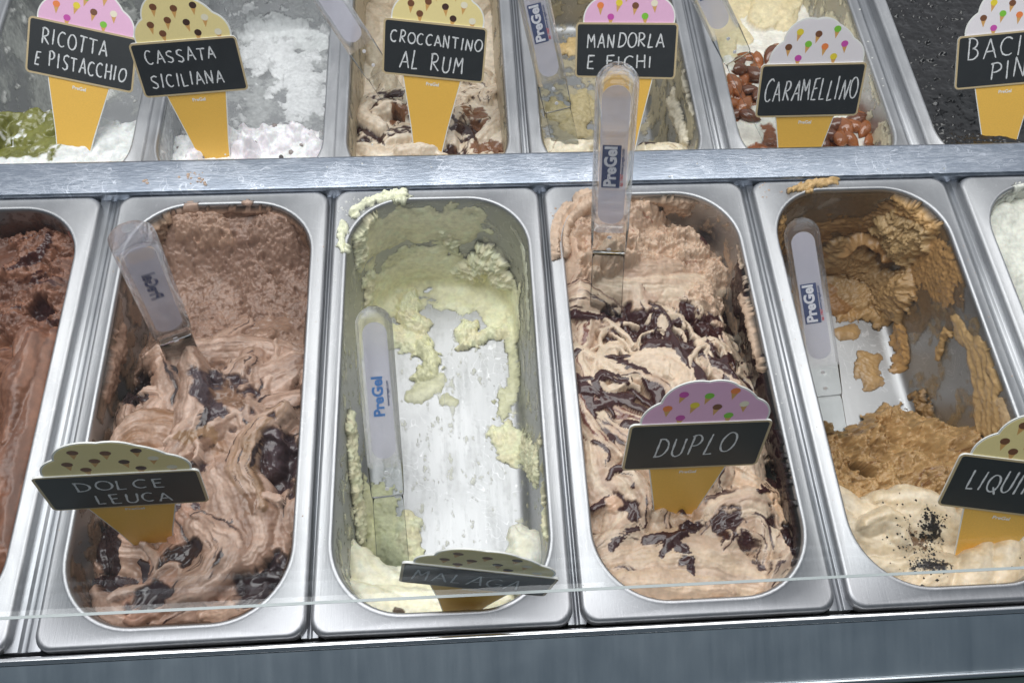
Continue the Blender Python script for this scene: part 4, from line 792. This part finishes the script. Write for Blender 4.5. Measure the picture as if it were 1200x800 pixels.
# ------------------------------------------------------------------ lettering
def text_mesh(body, size, mat, bold=0.0, space=1.0):
    cu = bpy.data.curves.new('t', 'FONT'); cu.body = body; cu.size = size; cu.offset = bold; cu.align_x = 'CENTER'; cu.align_y = 'CENTER'; cu.space_character = space; cu.resolution_u = 3
    o = bpy.data.objects.new('t', cu); COL.objects.link(o); bpy.context.view_layer.update()
    me = bpy.data.meshes.new_from_object(o.evaluated_get(bpy.context.evaluated_depsgraph_get())); bpy.data.objects.remove(o); me.name = 'lettering'
    me.materials.clear(); me.materials.append(mat); return me
def arc(cx, cy, rx, ry, a0, a1, n=10): return [(cx + rx * math.cos(math.radians(a0 + (a1 - a0) * i / n)), cy + ry * math.sin(math.radians(a0 + (a1 - a0) * i / n))) for i in range(n + 1)]
GL = {'A': [[(0, 0), (.42, 1), (.9, 0)], [(.15, .35), (.8, .38)]], 'B': [[(.1, 0), (.1, 1)], [(.0, 1)] + arc(.3, .75, .4, .25, 90, -80) + arc(.3, .26, .5, .27, 80, -90) + [(.05, 0)]],
      'C': [arc(.5, .5, .5, .5, 50, 310)], 'D': [[(.1, 0), (.1, 1)], [(0, 1)] + arc(.25, .5, .65, .5, 90, -90) + [(.0, .0)]], 'E': [[(.8, 1), (.1, .98), (.08, 0), (.8, .0)], [(.1, .52), (.65, .55)]],
      'F': [[(.9, 1), (.1, .98), (.08, 0)], [(-.05, .55), (.65, .58)]], 'G': [arc(.5, .5, .5, .5, 50, 350) + [(.55, .42)]], 'H': [[(.05, 0), (.08, 1)], [(.8, 1), (.82, 0)], [(.05, .5), (.82, .52)]],
      'I': [[(.2, 0), (.22, 1)]], 'L': [[(.1, 1), (.05, 0), (.75, .04)]], 'M': [[(0, 0), (.1, 1), (.45, .45), (.8, 1), (.9, 0)]], 'N': [[(.0, 0), (.08, 1), (.72, 0), (.82, 1)]], 'O': [arc(.5, .5, .5, .48, 90, 450, 16)],
      'P': [[(.1, 0), (.12, 1)], [(-.05, .92)] + arc(.3, .73, .48, .27, 90, -90) + [(.12, .46)]], 'Q': [arc(.5, .5, .5, .48, 90, 450, 16), [(.6, .3), (1.0, -.12)]], 'R': [[(.1, 0), (.12, 1)], [(.0, .95)] + arc(.3, .74, .42, .26, 90, -90) + [(.2, .47), (.85, 0)]],
      'S': [[(.8, .9), (.5, 1), (.15, .88), (.12, .65), (.4, .5), (.7, .35), (.72, .12), (.45, 0), (.05, .1)]], 'T': [[(-.05, 1), (.9, .98)], [(.42, 1), (.42, 0)]], 'U': [[(.05, 1), (.05, .3)] + arc(.42, .3, .37, .3, 180, 360, 8) + [(.8, 1)]], 'Z': [[(.05, 1), (.8, .98), (.0, .02), (.85, .04)]]}
WD = {'I': .45, 'M': 1.05, 'E': .85, 'L': .8, 'F': .9}
def chalk(lines, seed, bw, bh):
    """hand lettering as narrow raised strokes on the board (board size bw x bh, origin at its middle)"""
    R = random.Random(seed); V = []; F = []
    for text, u0, u1, v, hf, sl in lines:
        adv = [WD.get(c, 1.0) if c != ' ' else .7 for c in text]; tot = sum(adv) + .18 * (len(text) - 1); sx_ = (u1 - u0) * bw / tot; hgt = hf * bh; x = u0 * bw
        for i, c in enumerate(text):
            if c != ' ':
                yo = v * bh - hgt / 2 + sl * (x - u0 * bw) + R.uniform(-.05, .05) * hgt; hh = hgt * R.uniform(.9, 1.12); wd_ = adv[i] * sx_ * R.uniform(.88, 1.0); sk = R.uniform(-.02, .12)
                for st in GL[c]:
                    P = [(x + px * wd_ / (WD.get(c, 1.0) if False else 1.0) * 1.0 + sk * py * hh, yo + py * hh + R.uniform(-.012, .012) * hgt) for px, py in st]
                    Q = []
                    for a, b in zip(P[:-1], P[1:]):
                        m = max(1, int(math.hypot(b[0] - a[0], b[1] - a[1]) / .0008)); Q += [(a[0] + (b[0] - a[0]) * t / m, a[1] + (b[1] - a[1]) * t / m) for t in range(m)]
                    Q.append(P[-1]); base = len(V); ph = R.uniform(0, 9)
                    for k_, q in enumerate(Q):
                        a = Q[max(0, k_ - 1)]; b = Q[min(len(Q) - 1, k_ + 1)]; dx, dy = b[0] - a[0], b[1] - a[1]; l = math.hypot(dx, dy) + 1e-9
                        ww = .00062 * (1 + .18 * math.sin(k_ * .5 + ph) + R.uniform(-.1, .1)) * (.7 if k_ in (0, len(Q) - 1) else 1)
                        V.append((q[0] - dy / l * ww, q[1] + dx / l * ww, 0)); V.append((q[0] + dy / l * ww, q[1] - dx / l * ww, 0))
                    for k_ in range(len(Q) - 1): F.append((base + 2 * k_, base + 2 * k_ + 1, base + 2 * k_ + 3, base + 2 * k_ + 2))
            x += adv[i] * sx_ + .18 * sx_
    return mesh_py('lettering', V, F, M_CHALK)
# ------------------------------------------------------------------ flavour signs
def chalkmat():
    m, n, b = newmat('chalk_line'); b.inputs['Roughness'].default_value = .8
    t = n.nodes.new('ShaderNodeTexCoord'); no = n.nodes.new('ShaderNodeTexNoise'); no.inputs['Scale'].default_value = 1500; no.inputs['Detail'].default_value = 3; n.links.new(t.outputs['Object'], no.inputs['Vector'])
    r = n.nodes.new('ShaderNodeValToRGB'); r.color_ramp.elements[0].position = .3; r.color_ramp.elements[0].color = (.30, .31, .32, 1); r.color_ramp.elements[1].position = .55; r.color_ramp.elements[1].color = (.78, .79, .8, 1)
    n.links.new(no.outputs[0], r.inputs[0]); n.links.new(r.outputs[0], b.inputs['Base Color']); return m
M_CHALK = chalkmat()
M_WHITE = simple('card_white', S(236, 236, 232), .35); M_BOARD = simple('blackboard', S(40, 42, 44), .42, 0, .5, .22, 90); M_FRAME = simple('board_frame_tan', S(196, 176, 138), .35, grain=.06)
M_CONE = simple('cone_yellow', S(238, 188, 84), .38, grain=.16, gscale=900)
SCO = {'pink': simple('scoop_pink', S(234, 184, 216), .35, grain=.04), 'yellow': simple('scoop_yellow', S(240, 222, 158), .35, grain=.04), 'white': simple('scoop_white', S(234, 228, 232), .35, grain=.03)}
PR = {k_: simple('print_' + k_, S(*c), .4) for k_, c in dict(brown=(120, 76, 48), dark=(70, 44, 34), magenta=(200, 80, 170), green=(128, 196, 62), orange=(236, 134, 70), yellow=(232, 210, 60), cream=(238, 230, 206), cone=(214, 164, 96)).items()}
def smooth_poly(P, n=4):
    out = []; N_ = len(P)
    for i in range(N_):
        a, b, c, d = [np.array(P[(i + k_) % N_]) for k_ in (-1, 0, 1, 2)]
        for t in np.linspace(0, 1, n, endpoint=False): out.append(tuple(.5 * (2 * b + (c - a) * t + (2 * a - 5 * b + 4 * c - d) * t * t + (3 * b - a - 3 * c + d) * t ** 3)))
    return out
def lobes(k_=1.0, off=0):
    """scoop outline: union of circles sampled as a radial outline from (0,0)"""
    cs = [(-.020, .006, .0185), (-.0085, .022, .0195), (.0035, .024, .0175), (.025, .008, .0165), (.005, .008, .030)]
    pts = []
    for i in range(61):
        a = math.pi * i / 60; d = np.array([math.cos(a), math.sin(a)]); best = 0
        for cx, cy, r in cs:
            r = r + off; b = d[0] * cx + d[1] * cy; disc = b * b - (cx * cx + cy * cy - r * r)
            if disc >= 0: best = max(best, b + math.sqrt(disc))
        pts.append((d[0] * best, d[1] * best))
    return pts
def prism(P, z0, z1, mats, name):
    n = len(P); V = [(x, y, z0) for x, y in P] + [(x, y, z1) for x, y in P]
    F = [tuple(range(n))[::-1], tuple(range(n, 2 * n))] + [(i, (i + 1) % n, (i + 1) % n + n, i + n) for i in range(n)]
    return mesh_py(name, V, F, mats, False, [0, len(mats) - 1 if isinstance(mats, list) else 0] + [0] * n)
def rr(hw, hh, r, n=6):
    o = []
    for cx, cy, a0 in ((hw - r, hh - r, 0), (-hw + r, hh - r, 90), (-hw + r, -hh + r, 180), (hw - r, -hh + r, 270)):
        for k_ in range(n + 1): a = math.radians(a0 + 90 * k_ / n); o.append((cx + r * math.cos(a), cy + r * math.sin(a)))
    return o
BWD, BHT = .092, .048
_c = {}
def shared(key, fn):
    if key not in _c: _c[key] = fn()
    return _c[key]
def off(P, y): return [(a, b + y) for a, b in P]
def sign(name_label, pose, variant, lines, seed):
    root = bpy.data.objects.new('flavour_sign', None); COL.objects.link(root); c, Rm = pose
    Mx = Matrix([list(r) for r in Rm]).to_4x4(); Mx.translation = Vector(c); root.matrix_world = Mx; root.empty_display_size = .02
    tag(root, name_label, 'sign', 'ice cream cone shaped flavour signs')
    y0 = BHT / 2 - .004
    sc1 = add('scoop_card', shared('sw', lambda: prism(off(lobes(off=.0012), y0), -.0009, .0, [M_WHITE], 'scoop_card')), root)
    face = add('scoop_print', shared('sf' + variant, lambda: prism(off(lobes(), y0), -.0002, .00015, [SCO[variant]], 'scoop_print')), root)
    def minis():
        V = []; F = []; mi = []; keys = ['brown', 'dark', 'cream', 'brown'] if variant == 'yellow' else ['magenta', 'green', 'orange', 'yellow', 'brown', 'cream'] if variant == 'pink' else ['magenta', 'yellow', 'brown', 'green', 'orange']
        mats = [PR['cone']] + [PR[k_] for k_ in keys]; R = random.Random(4 if variant == 'yellow' else 9)
        lo = off(lobes(off=-.0005), y0)
        def ins(x, y):
            r_ = False; j = len(lo) - 1
            for i in range(len(lo)):
                if (lo[i][1] > y) != (lo[j][1] > y) and x < (lo[j][0] - lo[i][0]) * (y - lo[i][1]) / (lo[j][1] - lo[i][1]) + lo[i][0]: r_ = not r_
                j = i
            return r_
        q = 0
        for row in range(4):
            for col in range(-3, 4):
                x = col * .0155 + (row % 2) * .0075 + R.uniform(-.001, .001); y = y0 + .0075 + row * .0112 + R.uniform(-.001, .001) + .002 * (col % 2); a = R.uniform(-.25, .15); s = .0031
                if not (ins(x - s, y) and ins(x + s, y) and ins(x, y + s) and ins(x, y - 2.6 * s)): continue
                ca, sa = math.cos(a), math.sin(a); T = lambda u, v_, z: (x + u * ca - v_ * sa, y + u * sa + v_ * ca, z)
                b = len(V); V += [T(-s * .85, -s * .2, .0002), T(0, -s * 2.7, .0002), T(s * .85, -s * .2, .0002)]; F.append((b, b + 1, b + 2)); mi.append(0)
                b = len(V); V += [T(s * math.cos(t * math.pi / 6), s * .9 * math.sin(t * math.pi / 6), .00024) for t in range(12)]; F.append(tuple(range(b, b + 12))); mi.append(1 + (q % (len(mats) - 1))); q += 1
        return mesh_py('cone_pattern', V, F, mats, False, mi)
    add('cone_pattern', shared('mn' + variant, minis), face)
    h = -BHT / 2
    cone = add('cone_card', shared('cw', lambda: prism([(-.0278, h + .002), (-.0178, h - .046), (-.0110, h - .088), (.0096, h - .088), (.0164, h - .046), (.0262, h + .002)], -.0009, .0, [M_WHITE], 'cone_card')), root)
    cf = add('cone_print', shared('cf', lambda: prism([(-.0270, h + .002), (-.0170, h - .046), (-.0102, h - .0875), (.0088, h - .0875), (.0156, h - .046), (.0254, h + .002)], -.0002, .00015, [M_CONE], 'cone_print')), root)
    t = add('lettering', shared('pg', lambda: text_mesh('PreGel', .0042, M_WHITE, .00012)), cf, (0, h - .0055, .0003))
    fr = add('board_frame', shared('bf', lambda: prism(rr(BWD / 2, BHT / 2, .0038), -.0004, .0010, [M_WHITE, M_FRAME], 'board_frame')), root)
    bb = add('blackboard', shared('bb', lambda: prism(rr(BWD / 2 - .0017, BHT / 2 - .0017, .0022), .0004, .00115, [M_BOARD], 'blackboard')), root)
    add('lettering', chalk(lines, seed, BWD, BHT), bb, (0, 0, .00135))
    return root
POSE = {
'RICOTTA' : ([-0.3102, 0.5049, 0.0163], [[0.975, 0.22, 0.0323], [-0.1382, 0.7136, -0.6868], [-0.1742, 0.6651, 0.7261]]) ,
'CASSATA' : ([-0.2114, 0.4821, 0.0222], [[0.9981, -0.0589, 0.0185], [0.0416, 0.4196, -0.9067], [0.0456, 0.9058, 0.4213]]) ,
'CROCC' : ([0.0028, 0.4958, 0.0238], [[0.9934, 0.1051, -0.0454], [-0.0969, 0.5606, -0.8224], [-0.061, 0.8214, 0.5671]]) ,
'MANDORLA' : ([0.176, 0.4934, 0.023], [[0.9545, 0.0027, -0.298], [-0.2344, 0.6242, -0.7452], [0.184, 0.7812, 0.5965]]) ,
'CARAM' : ([0.3382, 0.4466, 0.0178], [[0.9946, -0.0361, -0.0972], [-0.0685, 0.4752, -0.8772], [0.0779, 0.8791, 0.4702]]) ,
'BACIO' : ([0.5383, 0.4862, 0.0132], [[0.983, -0.0819, -0.1643], [-0.0644, 0.6842, -0.7264], [0.1719, 0.7247, 0.6673]]) ,
'DOLCE' : ([-0.1882, 0.0807, 0.069], [[0.9895, 0.1247, 0.073], [0.062, 0.0895, -0.9941], [-0.1305, 0.9881, 0.0808]]) ,
'MALAGA' : ([0.0239, 0.0197, 0.0556], [[0.9852, 0.1217, -0.1209], [-0.1217, -0.001, -0.9926], [-0.1209, 0.9926, 0.0139]]) ,
'DUPLO' : ([0.169, 0.098, 0.0598], [[1.0, 0.0065, 0.0063], [0.0043, 0.2754, -0.9613], [-0.008, 0.9613, 0.2753]]) ,
'LIQUIR' : ([0.3912, 0.068, 0.0339], [[0.9818, 0.0513, -0.1829], [-0.1863, 0.4477, -0.8745], [0.0371, 0.8927, 0.4491]]) ,
}
sign('sign reading RICOTTA E PISTACCHIO with pink scoop, leftmost of the back row', POSE['RICOTTA'], 'pink', [('RICOTTA', -.37, .24, .20, .26, -.02), ('E PISTACCHIO', -.42, .42, -.20, .25, -.0)], 1)
sign('sign reading CASSATA SICILIANA with yellow scoop in white gelato', POSE['CASSATA'], 'yellow', [('CASSATA', -.38, .28, .21, .22, .02), ('SICILIANA', -.40, .30, -.22, .24, .02)], 2)
sign('sign reading CROCCANTINO AL RUM with yellow scoop, back row', POSE['CROCC'], 'yellow', [('CROCCANTINO', -.43, .46, .20, .20, -.02), ('AL RUM', -.33, .30, -.20, .32, 0)], 3)
sign('sign reading MANDORLA E FICHI with pink scoop, behind the upright spatula', POSE['MANDORLA'], 'pink', [('MANDORLA', -.38, .38, .18, .26, .02), ('E FICHI', -.38, .28, -.22, .22, .02)], 4)
sign('sign reading CARAMELLINO with white scoop among caramelised almonds', POSE['CARAM'], 'white', [('CARAMELLINO', -.44, .46, .0, .40, .02)], 5)
sign('sign reading BACIO PINO with white scoop in black gelato', POSE['BACIO'], 'white', [('BACIO', -.40, .30, .22, .36, .03), ('PINO', -.16, .34, -.20, .34, .03)], 6)
sign('sign reading DOLCE LEUCA with yellow scoop, front row', POSE['DOLCE'], 'yellow', [('DOLCE', -.28, .28, .20, .26, .0), ('LEUCA', -.20, .28, -.22, .28, .0)], 7)
sign('sign reading MALAGA with yellow scoop, seen almost edge on in the scraped pan', POSE['MALAGA'], 'yellow', [('MALAGA', -.42, .30, .0, .45, -.02)], 8)
sign('sign reading DUPLO with pink scoop in beige swirled gelato', POSE['DUPLO'], 'pink', [('DUPLO', -.29, .27, .0, .40, .04)], 9)
sign('sign reading LIQUIRIZIA with yellow scoop, cut off by the right edge', POSE['LIQUIR'], 'yellow', [('LIQUIRIZIA', -.36, .42, .06, .36, .02)], 10)

# ------------------------------------------------------------------ spatulas
def plastic():
    m, n, b = newmat('clear_plastic'); L = n.links.new
    b.inputs['Base Color'].default_value = (.97, .97, .98, 1); b.inputs['Roughness'].default_value = .03; b.inputs['IOR'].default_value = 1.42; b.inputs['Transmission Weight'].default_value = 1
    d = n.nodes.new('ShaderNodeBsdfTranslucent'); d.inputs[0].default_value = (.86, .86, .89, 1); d2 = n.nodes.new('ShaderNodeBsdfDiffuse'); d2.inputs[0].default_value = (.8, .8, .84, 1)
    a = n.nodes.new('ShaderNodeMixShader'); a.inputs[0].default_value = .5; L(d.outputs[0], a.inputs[1]); L(d2.outputs[0], a.inputs[2])
    tr = n.nodes.new('ShaderNodeBsdfTransparent'); tr.inputs[0].default_value = (.96, .96, .97, 1)
    x0 = n.nodes.new('ShaderNodeMixShader'); x0.inputs[0].default_value = .50; L(b.outputs[0], x0.inputs[1]); L(tr.outputs[0], x0.inputs[2])
    x = n.nodes.new('ShaderNodeMixShader'); x.inputs[0].default_value = .07; L(x0.outputs[0], x.inputs[1]); L(a.outputs[0], x.inputs[2]); L(x.outputs[0], n.nodes['Material Output'].inputs[0]); return m
M_PLA = plastic()
def bladeplastic():
    m, n, b = newmat('blade_plastic'); n.nodes.remove(b); L = n.links.new
    t = n.nodes.new('ShaderNodeBsdfTransparent'); t.inputs[0].default_value = (.91, .925, .925, 1); g = n.nodes.new('ShaderNodeBsdfGlossy'); g.inputs['Roughness'].default_value = .08
    fr = n.nodes.new('ShaderNodeFresnel'); fr.inputs[0].default_value = 1.22; x = n.nodes.new('ShaderNodeMixShader'); L(fr.outputs[0], x.inputs[0]); L(t.outputs[0], x.inputs[1]); L(g.outputs[0], x.inputs[2]); L(x.outputs[0], n.nodes['Material Output'].inputs[0]); return m
M_BLADE = bladeplastic()
M_INS = simple('label_insert', S(226, 224, 236), .45, grain=.03)
b_ = M_INS.node_tree.nodes['Principled BSDF']; b_.inputs['Alpha'].default_value = .46
M_NAVY = simple('label_navy', S(58, 72, 116), .5); M_BLUE = simple('label_blue', S(70, 128, 196), .5); M_RED = simple('label_red', S(190, 40, 60), .5); M_LW = simple('label_white', S(238, 238, 244), .5)
def handle_mesh():
    W_, T_ = .0140, .0092
    st = [(q * W_, max(.28, math.sqrt(1 - (1 - q) ** 2)), max(.30, math.sqrt(1 - (1 - min(1, q * 1.5)) ** 2)), 0) for q in (0, .05, .14, .28, .5, .75, 1)] + [(.118, .98, 1, 0), (.124, .975, .96, .02), (.148, .93, .42, .40), (.152, .90, .30, .46)]
    V = []; F = []; n = 0
    for s, kw, kt, o_ in st:
        w_, t_ = W_ * kw, T_ * kt; P = rr(w_, t_, min(w_, t_) * (.75 if kw > .9 else .95), 5); n = len(P)
        V += [(x, -y * 1.0 + -0 * o_, -s) if False else (x, y - T_ * o_ * 1.2, -s) for x, y in P]
    for i in range(len(st) - 1):
        for k_ in range(n): a = i * n + k_; b = i * n + (k_ + 1) % n; F.append((a, a + n, b + n, b))
    F.append(tuple(range(n))); F.append(tuple(range((len(st) - 1) * n, len(st) * n))[::-1])
    mi = [0 if i < 8 * n else 1 for i in range(len(F))]; me = mesh_py('handle', V, F, [M_PLA, M_BLADE], True, mi); return me
def blade_mesh():
    st = [(.1525, .0120, .0022), (.16, .0122, .0018), (.20, .0126, .0014), (.238, .0126, .0008), (.244, .0105, .0006)]
    V = []; F = []
    for s, w_, t_ in st:
        P = rr(w_, t_, t_ * .9, 3); n = len(P); V += [(x, y - .0055, -s) for x, y in P]
    for i in range(len(st) - 1):
        for k_ in range(n): a = i * n + k_; b = i * n + (k_ + 1) % n; F.append((a, a + n, b + n, b))
    F.append(tuple(range(n))); F.append(tuple(range((len(st) - 1) * n, len(st) * n))[::-1])
    return mesh_py('blade', V, F, M_BLADE, True)
HM, BM = handle_mesh(), blade_mesh()
# label insert lies inside the front of the handle (+Y is the face)
def insert_mesh():
    P = rr(.0090, .0530, .0088, 8); return prism([(x, y) for x, y in P], 0, .0006, [M_INS], 'label_insert')
IM = insert_mesh()
T_W = text_mesh('PreGel', .0112, M_LW, .00045); T_B = text_mesh('PreGel', .0112, M_BLUE, .00045); T_N = text_mesh('PreGel', .0112, M_NAVY, .0004)
T_S = text_mesh('www.pregel.com', .0029, M_NAVY, .0001); T_R = text_mesh('dal 1967', .0029, M_RED, .0001)
NB = prism(rr(.0062, .0166, .0002, 1), 0, .00008, [M_NAVY], 'name_band')
DOT = prism([(.0017 * math.cos(t * math.pi / 8), .0017 * math.sin(t * math.pi / 8)) for t in range(16)], 0, .0004, [M_LW], 'moulded_dot')
def spatula(label, p0, p1, kind, flip=False, grp='clear plastic spatulas with branded handles', spin=0, scale=1.0):
    A = atd(*p0); B = atd(*p1); ax = (A - B) / np.linalg.norm(A - B)        # local +Z points from blade to top
    v = CAMP - (A + B) / 2; v = v - ax * (v @ ax); yv = v / np.linalg.norm(v)
    xv = np.cross(yv, ax)
    Mx = Matrix([[xv[i], yv[i], ax[i]] for i in range(3)]).to_4x4(); Mx.translation = Vector(A + ax * .006)
    Mx = Mx @ Matrix.Rotation(spin, 4, 'Z')
    r = bpy.data.objects.new('gelato_spatula', None); COL.objects.link(r); r.matrix_world = Mx; r.empty_display_size = .02
    tag(r, label, 'spatula', 'clear plastic gelato spatulas')
    add('handle', HM, r); add('blade', BM, r)
    ins = add('label_insert', IM, r); ins.matrix_local = Matrix.Translation((0, .0066, -.064)) @ Matrix.Rotation(math.radians(-90), 4, 'X') @ Matrix.Rotation(math.pi, 4, 'Z')
    # insert local: x across, y along the handle, z out of its face
    lx = lambda s: 1 if not flip else -1
    def put(nm, me, x, y, z, mirror=False):
        o = add(nm, me, ins); m = Matrix.Translation((x, y, z)) @ Matrix.Rotation(math.radians(90), 4, 'Z')
        if mirror: m = m @ Matrix.Scale(-1, 4, (0, 1, 0))
        o.matrix_local = m; return o
    if kind == 'navy':
        o = add('name_band', NB, ins, (-.0012, -.006, .00065)); put('lettering', T_W, -.0014, -.006, .0008); put('lettering', T_S, .0062, -.002, .0007); put('lettering', T_R, .0062, -.0165, .00072)
    elif kind == 'blue': put('lettering', T_B, -.0008, -.004, .0007); put('lettering', T_S, .0062, -.002, .0007)
    else: put('lettering', T_N, -.0005, .008, .0007, True)
    for z, yy_ in ((-.128, .0084), (-.143, .0030)): d_ = add('moulded_dot', DOT, r, (0, yy_, z)); d_.rotation_euler.x = math.radians(-90 - 22)
    return r
spatula('clear spatula standing in the milk chocolate gelato, its top pointing at the camera', (153, 274, .507), (195, 372, .60), 'mirror')
spatula('clear spatula with plain blue lettering lying in the scraped pale yellow pan', (437, 368, .64), (450, 527, .66), 'blue')
spatula('clear spatula standing up in the beige gelato in front of the steel rail', (724, 85, .535), (717, 222, .595), 'navy')
spatula('clear spatula with navy label lying in the tan gelato pan', (938, 264, .695), (961, 415, .71), 'navy')
spatula('clear spatula in the back row left of the CROCCANTINO AL RUM sign', (332, -83, .76), (410, 35, .80), 'mirror')
spatula('clear spatula in the back row left of the MANDORLA E FICHI sign', (612, -65, .72), (642, 74, .77), 'navy')
spatula('clear spatula in the back row above the caramelised almonds', (780, -105, .73), (840, 18, .77), 'navy')
